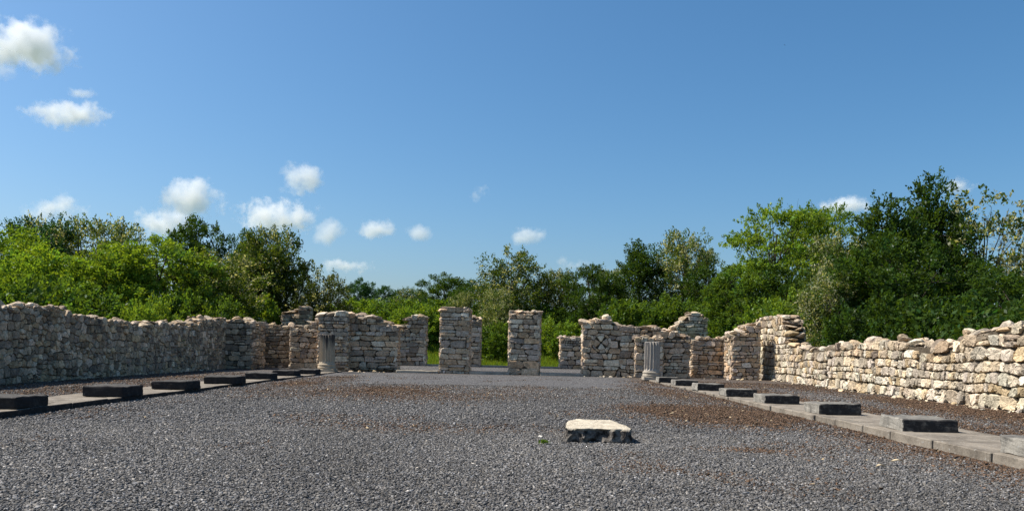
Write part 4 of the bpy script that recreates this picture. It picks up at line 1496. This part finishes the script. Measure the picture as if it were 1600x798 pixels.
# behind the sunny wall
tree('round', 1105, 415, 58, 5.5, DG, 'dark low tree between the tall pale acacia and the spreading tree', group=GR_, var=2)
tree('bush', 985, 470, 56, 5.0, MG, 'bush behind the dip beside the wheel mark', cat='bush', group='bushes behind the sunny wall', var=0)
tree('bush', 1060, 465, 57, 5.4, MG, 'bush behind the tall jagged stub', cat='bush', group='bushes behind the sunny wall', var=2)
tree('bush', 1150, 450, 53, 5.4, MG, 'bush behind the step of the sunlit wall stub', cat='bush', group='bushes behind the sunny wall', var=1)
tree('bush', 1215, 470, 46, 4.6, LG, 'fresh green bush just behind the high end of the cream wall', cat='bush', group='bushes behind the sunny wall', var=0)
tree('bush', 1265, 462, 43, 4.8, LG, 'bright bush over the low stretch of the cream wall', cat='bush', group='bushes behind the sunny wall', var=2)
tree('layered', 1207, 328, 52, 7.8, YG, 'light green spreading tree with flat layered boughs', group=GR_)
tree('layered', 1284, 322, 54, 6.6, LG, 'light green spreading tree, taller neighbour beside the big dark tree', group=GR_)
tree('round', 1170, 408, 50, 6.0, MG, 'mid green tree below the spreading boughs', group=GR_, var=0)
tree('round', 1240, 420, 48, 6.0, DG, 'shadowy tree under the spreading boughs', group=GR_, var=1)
tree('bloom', 1312, 372, 43, 4.8, PL, 'cream blossoming acacia in front of the big dark tree', group=GR_, var=1)
tree('bloom', 1300, 430, 39, 3.6, PL, 'low blossoming acacia over the dip of the cream wall', group=GR_, var=0)
tree('tall', 1458, 266, 44, 6.2, DG, 'tallest tree, dark green with a leafy spire', group=GR_, var=1)
tree('tall', 1385, 302, 43, 6.6, DG, 'big dark green tree joined to the tallest one', group=GR_, var=0)
tree('round', 1415, 372, 38, 6.6, DG, 'dense dark tree low in front of the leafy spire', group=GR_, var=1)
tree('round', 1350, 400, 40, 5.0, MG, 'mid green tree at the foot of the big dark tree', group=GR_, var=2)
tree('sparse', 1540, 303, 43, 6.0, OL, 'half bare tree with twigs against the sky', group=GR_)
tree('sparse', 1612, 378, 40, 3.6, BR, 'bare twiggy tree at the picture edge', group=GR_)
tree('round', 1530, 412, 38, 6.0, DG, 'dark tree below the half bare tree', group=GR_, var=0)
tree('round', 1606, 415, 34, 6.5, DG, 'dark tree over the near end of the cream wall', group=GR_, var=2)
tree('bush', 1360, 470, 34, 4.5, DG, 'dark bush behind the middle of the cream wall', cat='bush', group='bushes behind the sunny wall', var=1)
tree('bush', 1470, 466, 31, 4.6, DG, 'dark bush behind the dip before the near rise of the cream wall', cat='bush', group='bushes behind the sunny wall', var=0)
tree('bush', 1570, 468, 29, 4.6, DG, 'dark bush behind the near rise of the cream wall', cat='bush', group='bushes behind the sunny wall', var=2)


# the rest of the thicket, one mass
def thicket(name, boxes, n_, size, tint, seed):
    rg = np.random.default_rng(seed)
    Vs = []
    for (x0, x1, y0, y1, hmin, hmax, share) in boxes:
        k = int(n_ * share)
        nc = max(1, k // 24)
        cx, cy = rg.uniform(x0, x1, nc), rg.uniform(y0, y1, nc)
        zz = terrain(cx, cy)
        hh = hmin + (hmax - hmin) * fbm(cx * 0.4, cy * 0.4, seed)
        cz = zz + hh * rg.uniform(0, 1, nc) ** 0.7
        c = np.stack([cx, cy, cz], 1)[:, None, :] + rg.normal(0, 1, (nc, 24, 3)) * np.array([0.28, 0.28, 0.2])
        c = c.reshape(-1, 3)
        ax = np.repeat(rg.normal(0, 0.5, (nc, 3)) + np.array([0, 0, 0.6]), 24, axis=0)
        Vs.append(leaf_arrays(c, ax, size, rg, 0.55, 0.4))
    V = np.concatenate(Vs)
    k = len(V) // 4
    tv = rg.uniform(0.65, 1.3, k)
    yel = rg.normal(0, 0.15, k)
    col = np.stack([tv * (1 + yel), tv, tv * (1 - yel), np.zeros(k)], 1)
    o = obj(name, mesh(name, V, np.arange(4 * k).reshape(-1, 4), M['leaf'], np.repeat(col, 4, axis=0)))
    o.color = (*tint, 1)
    return o


o = thicket('undergrowth', [(-50, -16.5, 24, 62, 1.5, 4.0, 0.34), (-17, 14, 58, 76, 1.0, 3.6, 0.3), (14.2, 46, 24, 66, 1.5, 4.0, 0.36)], 130000, 0.24, DG, 41)
tag(o, 'dark undergrowth filling the thicket between the trees', kind='stuff')


# meadow grass beyond the doorways
def grass(name, n_, seed):
    rg = np.random.default_rng(seed)
    x = rg.uniform(-16, 14, n_)
    y = 48.3 + 13 * rg.uniform(0, 1, n_) ** 1.5
    z = terrain(x, y)
    h = rg.uniform(0.12, 0.42, n_) * (0.6 + 0.9 * fbm(x * 0.5, y * 0.5, 8))
    a = rg.uniform(0, 6.283, n_)
    wd = rg.uniform(0.015, 0.035, n_)
    bx, by = np.cos(a) * wd, np.sin(a) * wd
    lx, ly = rg.normal(0, 0.3, n_) * h, rg.normal(0, 0.3, n_) * h
    V = np.stack([np.stack([x - bx, y - by, z - .05], 1), np.stack([x + bx, y + by, z - .05], 1), np.stack([x + lx, y + ly, z + h], 1)], 1).reshape(-1, 3)
    tv = rg.uniform(0.7, 1.3, n_)
    yel = rg.normal(0.05, 0.2, n_)
    col = np.stack([tv * (1 + yel), tv, tv * (1 - yel), np.zeros(n_)], 1)
    o = obj(name, mesh(name, V, np.arange(3 * n_).reshape(-1, 3), M['leaf'], np.repeat(col, 3, axis=0)))
    o.color = (*LG, 1)
    return tag(o, 'fresh green meadow grass beyond the doorways', kind='stuff')


grass('meadow_grass', 90000, 51)

# a weed in the gravel
rg = np.random.default_rng(7)
c = rg.normal(0, 1, (60, 3)) * np.array([0.04, 0.035, 0.012]) + np.array([0, 0, 0.05])
V = leaf_arrays(c, np.tile(np.array([0, 0, 1.0]), (60, 1)), 0.05, rg, 0.4)
o = obj('weed', mesh('weed', V, np.arange(240).reshape(-1, 4), M['leaf'], np.tile([1, 1, 1, 0], (240, 1))), None, (W(852, 697, 10.7).x, 10.75, 0))
o.color = (*MG, 1)
tag(o, 'tiny green weed sprouting from the gravel before the broken block', 'plant')


# ------------------------------------------------------------------ clouds
CL = []


def cloud(u, v, wpx, hpx, dens, label, Y=1500, tilt=0.0):
    p = W(u, v, Y)
    bm = bmesh.new()
    bmesh.ops.create_icosphere(bm, subdivisions=2, radius=1.12)
    me = bpy.data.meshes.new('cloud')
    bm.to_mesh(me)
    bm.free()
    me.materials.append(M['cloud'])
    o = obj('cloud', me, None, p)
    k = Y / F / 2
    o.scale = (wpx * k * 1.08, (wpx + hpx) / 2 * k * 0.8, hpx * k * 1.12)
    o.rotation_euler = (0, tilt, 0)
    o.color = (0.02 + 0.05 * dens, max(0.0, 0.32 * (1 - dens)), 0, 1)
    tag(o, label, 'cloud', 'fair weather clouds')
    return o


D = 1.0
cloud(35, 74, 175, 88, D, 'largest white puffy cloud high at the picture edge')
cloud(2, 105, 70, 46, D * .5, 'small scrap of cloud hanging under the largest cloud', Y=1150)
cloud(108, 180, 150, 52, D * .6, 'ragged cloud floating below the largest one', Y=2100)
cloud(128, 147, 60, 20, D * .2, 'faint wisp just above the ragged cloud', Y=2300)
cloud(88, 326, 100, 60, D * .7, 'white cloud low over the dark tree top')
cloud(300, 312, 120, 72, D, 'bright puffy cloud over the dark domed tree')
cloud(262, 348, 130, 60, D * .5, 'hazy cloud base right behind the dark domed tree', Y=2300)
cloud(474, 282, 74, 66, D, 'bright upright puff topping the long cloud bank')
cloud(432, 338, 150, 62, D * .7, 'long cloud bank above the feathery acacia', Y=2300)
cloud(516, 362, 66, 46, D * .7, 'small cloud beside the long cloud bank, first of three in a line', Y=1250)
cloud(590, 360, 74, 40, D * .7, 'small cloud in the middle of three in a line', Y=1750)
cloud(655, 366, 60, 32, D * .7, 'small cloud, last of three in a line and smallest', Y=1300)
cloud(545, 416, 110, 26, D * .4, 'thin flat cloud low in the sky gap', Y=3000)
cloud(752, 304, 44, 34, D * .5, 'tiny lone puff high in the open sky')
cloud(820, 370, 84, 34, D * .7, 'slanting small cloud above the olive acacia', tilt=-0.3)
cloud(893, 414, 60, 36, D * .8, 'small cloud touching the trees behind the dense dark one')
cloud(1322, 322, 100, 40, D * .6, 'cloud behind the spreading tree and the leafy spire', Y=1800)
cloud(1500, 292, 90, 34, D * .18, 'faint cloud beside the leafy spire', Y=2400)

# a bird
p = W(1226, 71, 160)
vs = [(-0.55, 0, 0.10), (-0.22, 0.10, 0.13), (-0.06, 0.16, 0.03), (-0.05, -0.12, 0.03), (-0.24, -0.05, 0.12), (0.55, 0, 0.16), (0.22, 0.10, 0.15), (0.06, 0.16, 0.03), (0.05, -0.12, 0.03), (0.24, -0.05, 0.14),
      (0, 0.34, 0.03), (0, 0.1, 0.07), (0, -0.22, 0.03), (-0.07, -0.40, 0.02), (0.07, -0.40, 0.02), (0, 0.1, -0.05), (0, -0.2, 0.0)]
fs = [[0, 4, 1], [1, 4, 3, 2], [5, 6, 9], [6, 7, 8, 9], [2, 3, 12, 11], [7, 11, 12, 8], [10, 2, 11], [10, 11, 7], [12, 13, 14], [10, 15, 2], [10, 7, 15], [2, 15, 16, 3], [7, 8, 16, 15], [3, 16, 12], [8, 12, 16]]
o = obj('bird', mesh('bird', vs, fs, M['chip'], [(0.05, 0.05, 0.055, 1)] * len(vs)), None, p)
o.rotation_euler = (0.2, 0.35, 0.4)
o.scale = (0.6, 0.6, 0.6)
tag(o, 'tiny dark bird far off in the open blue sky', 'bird')
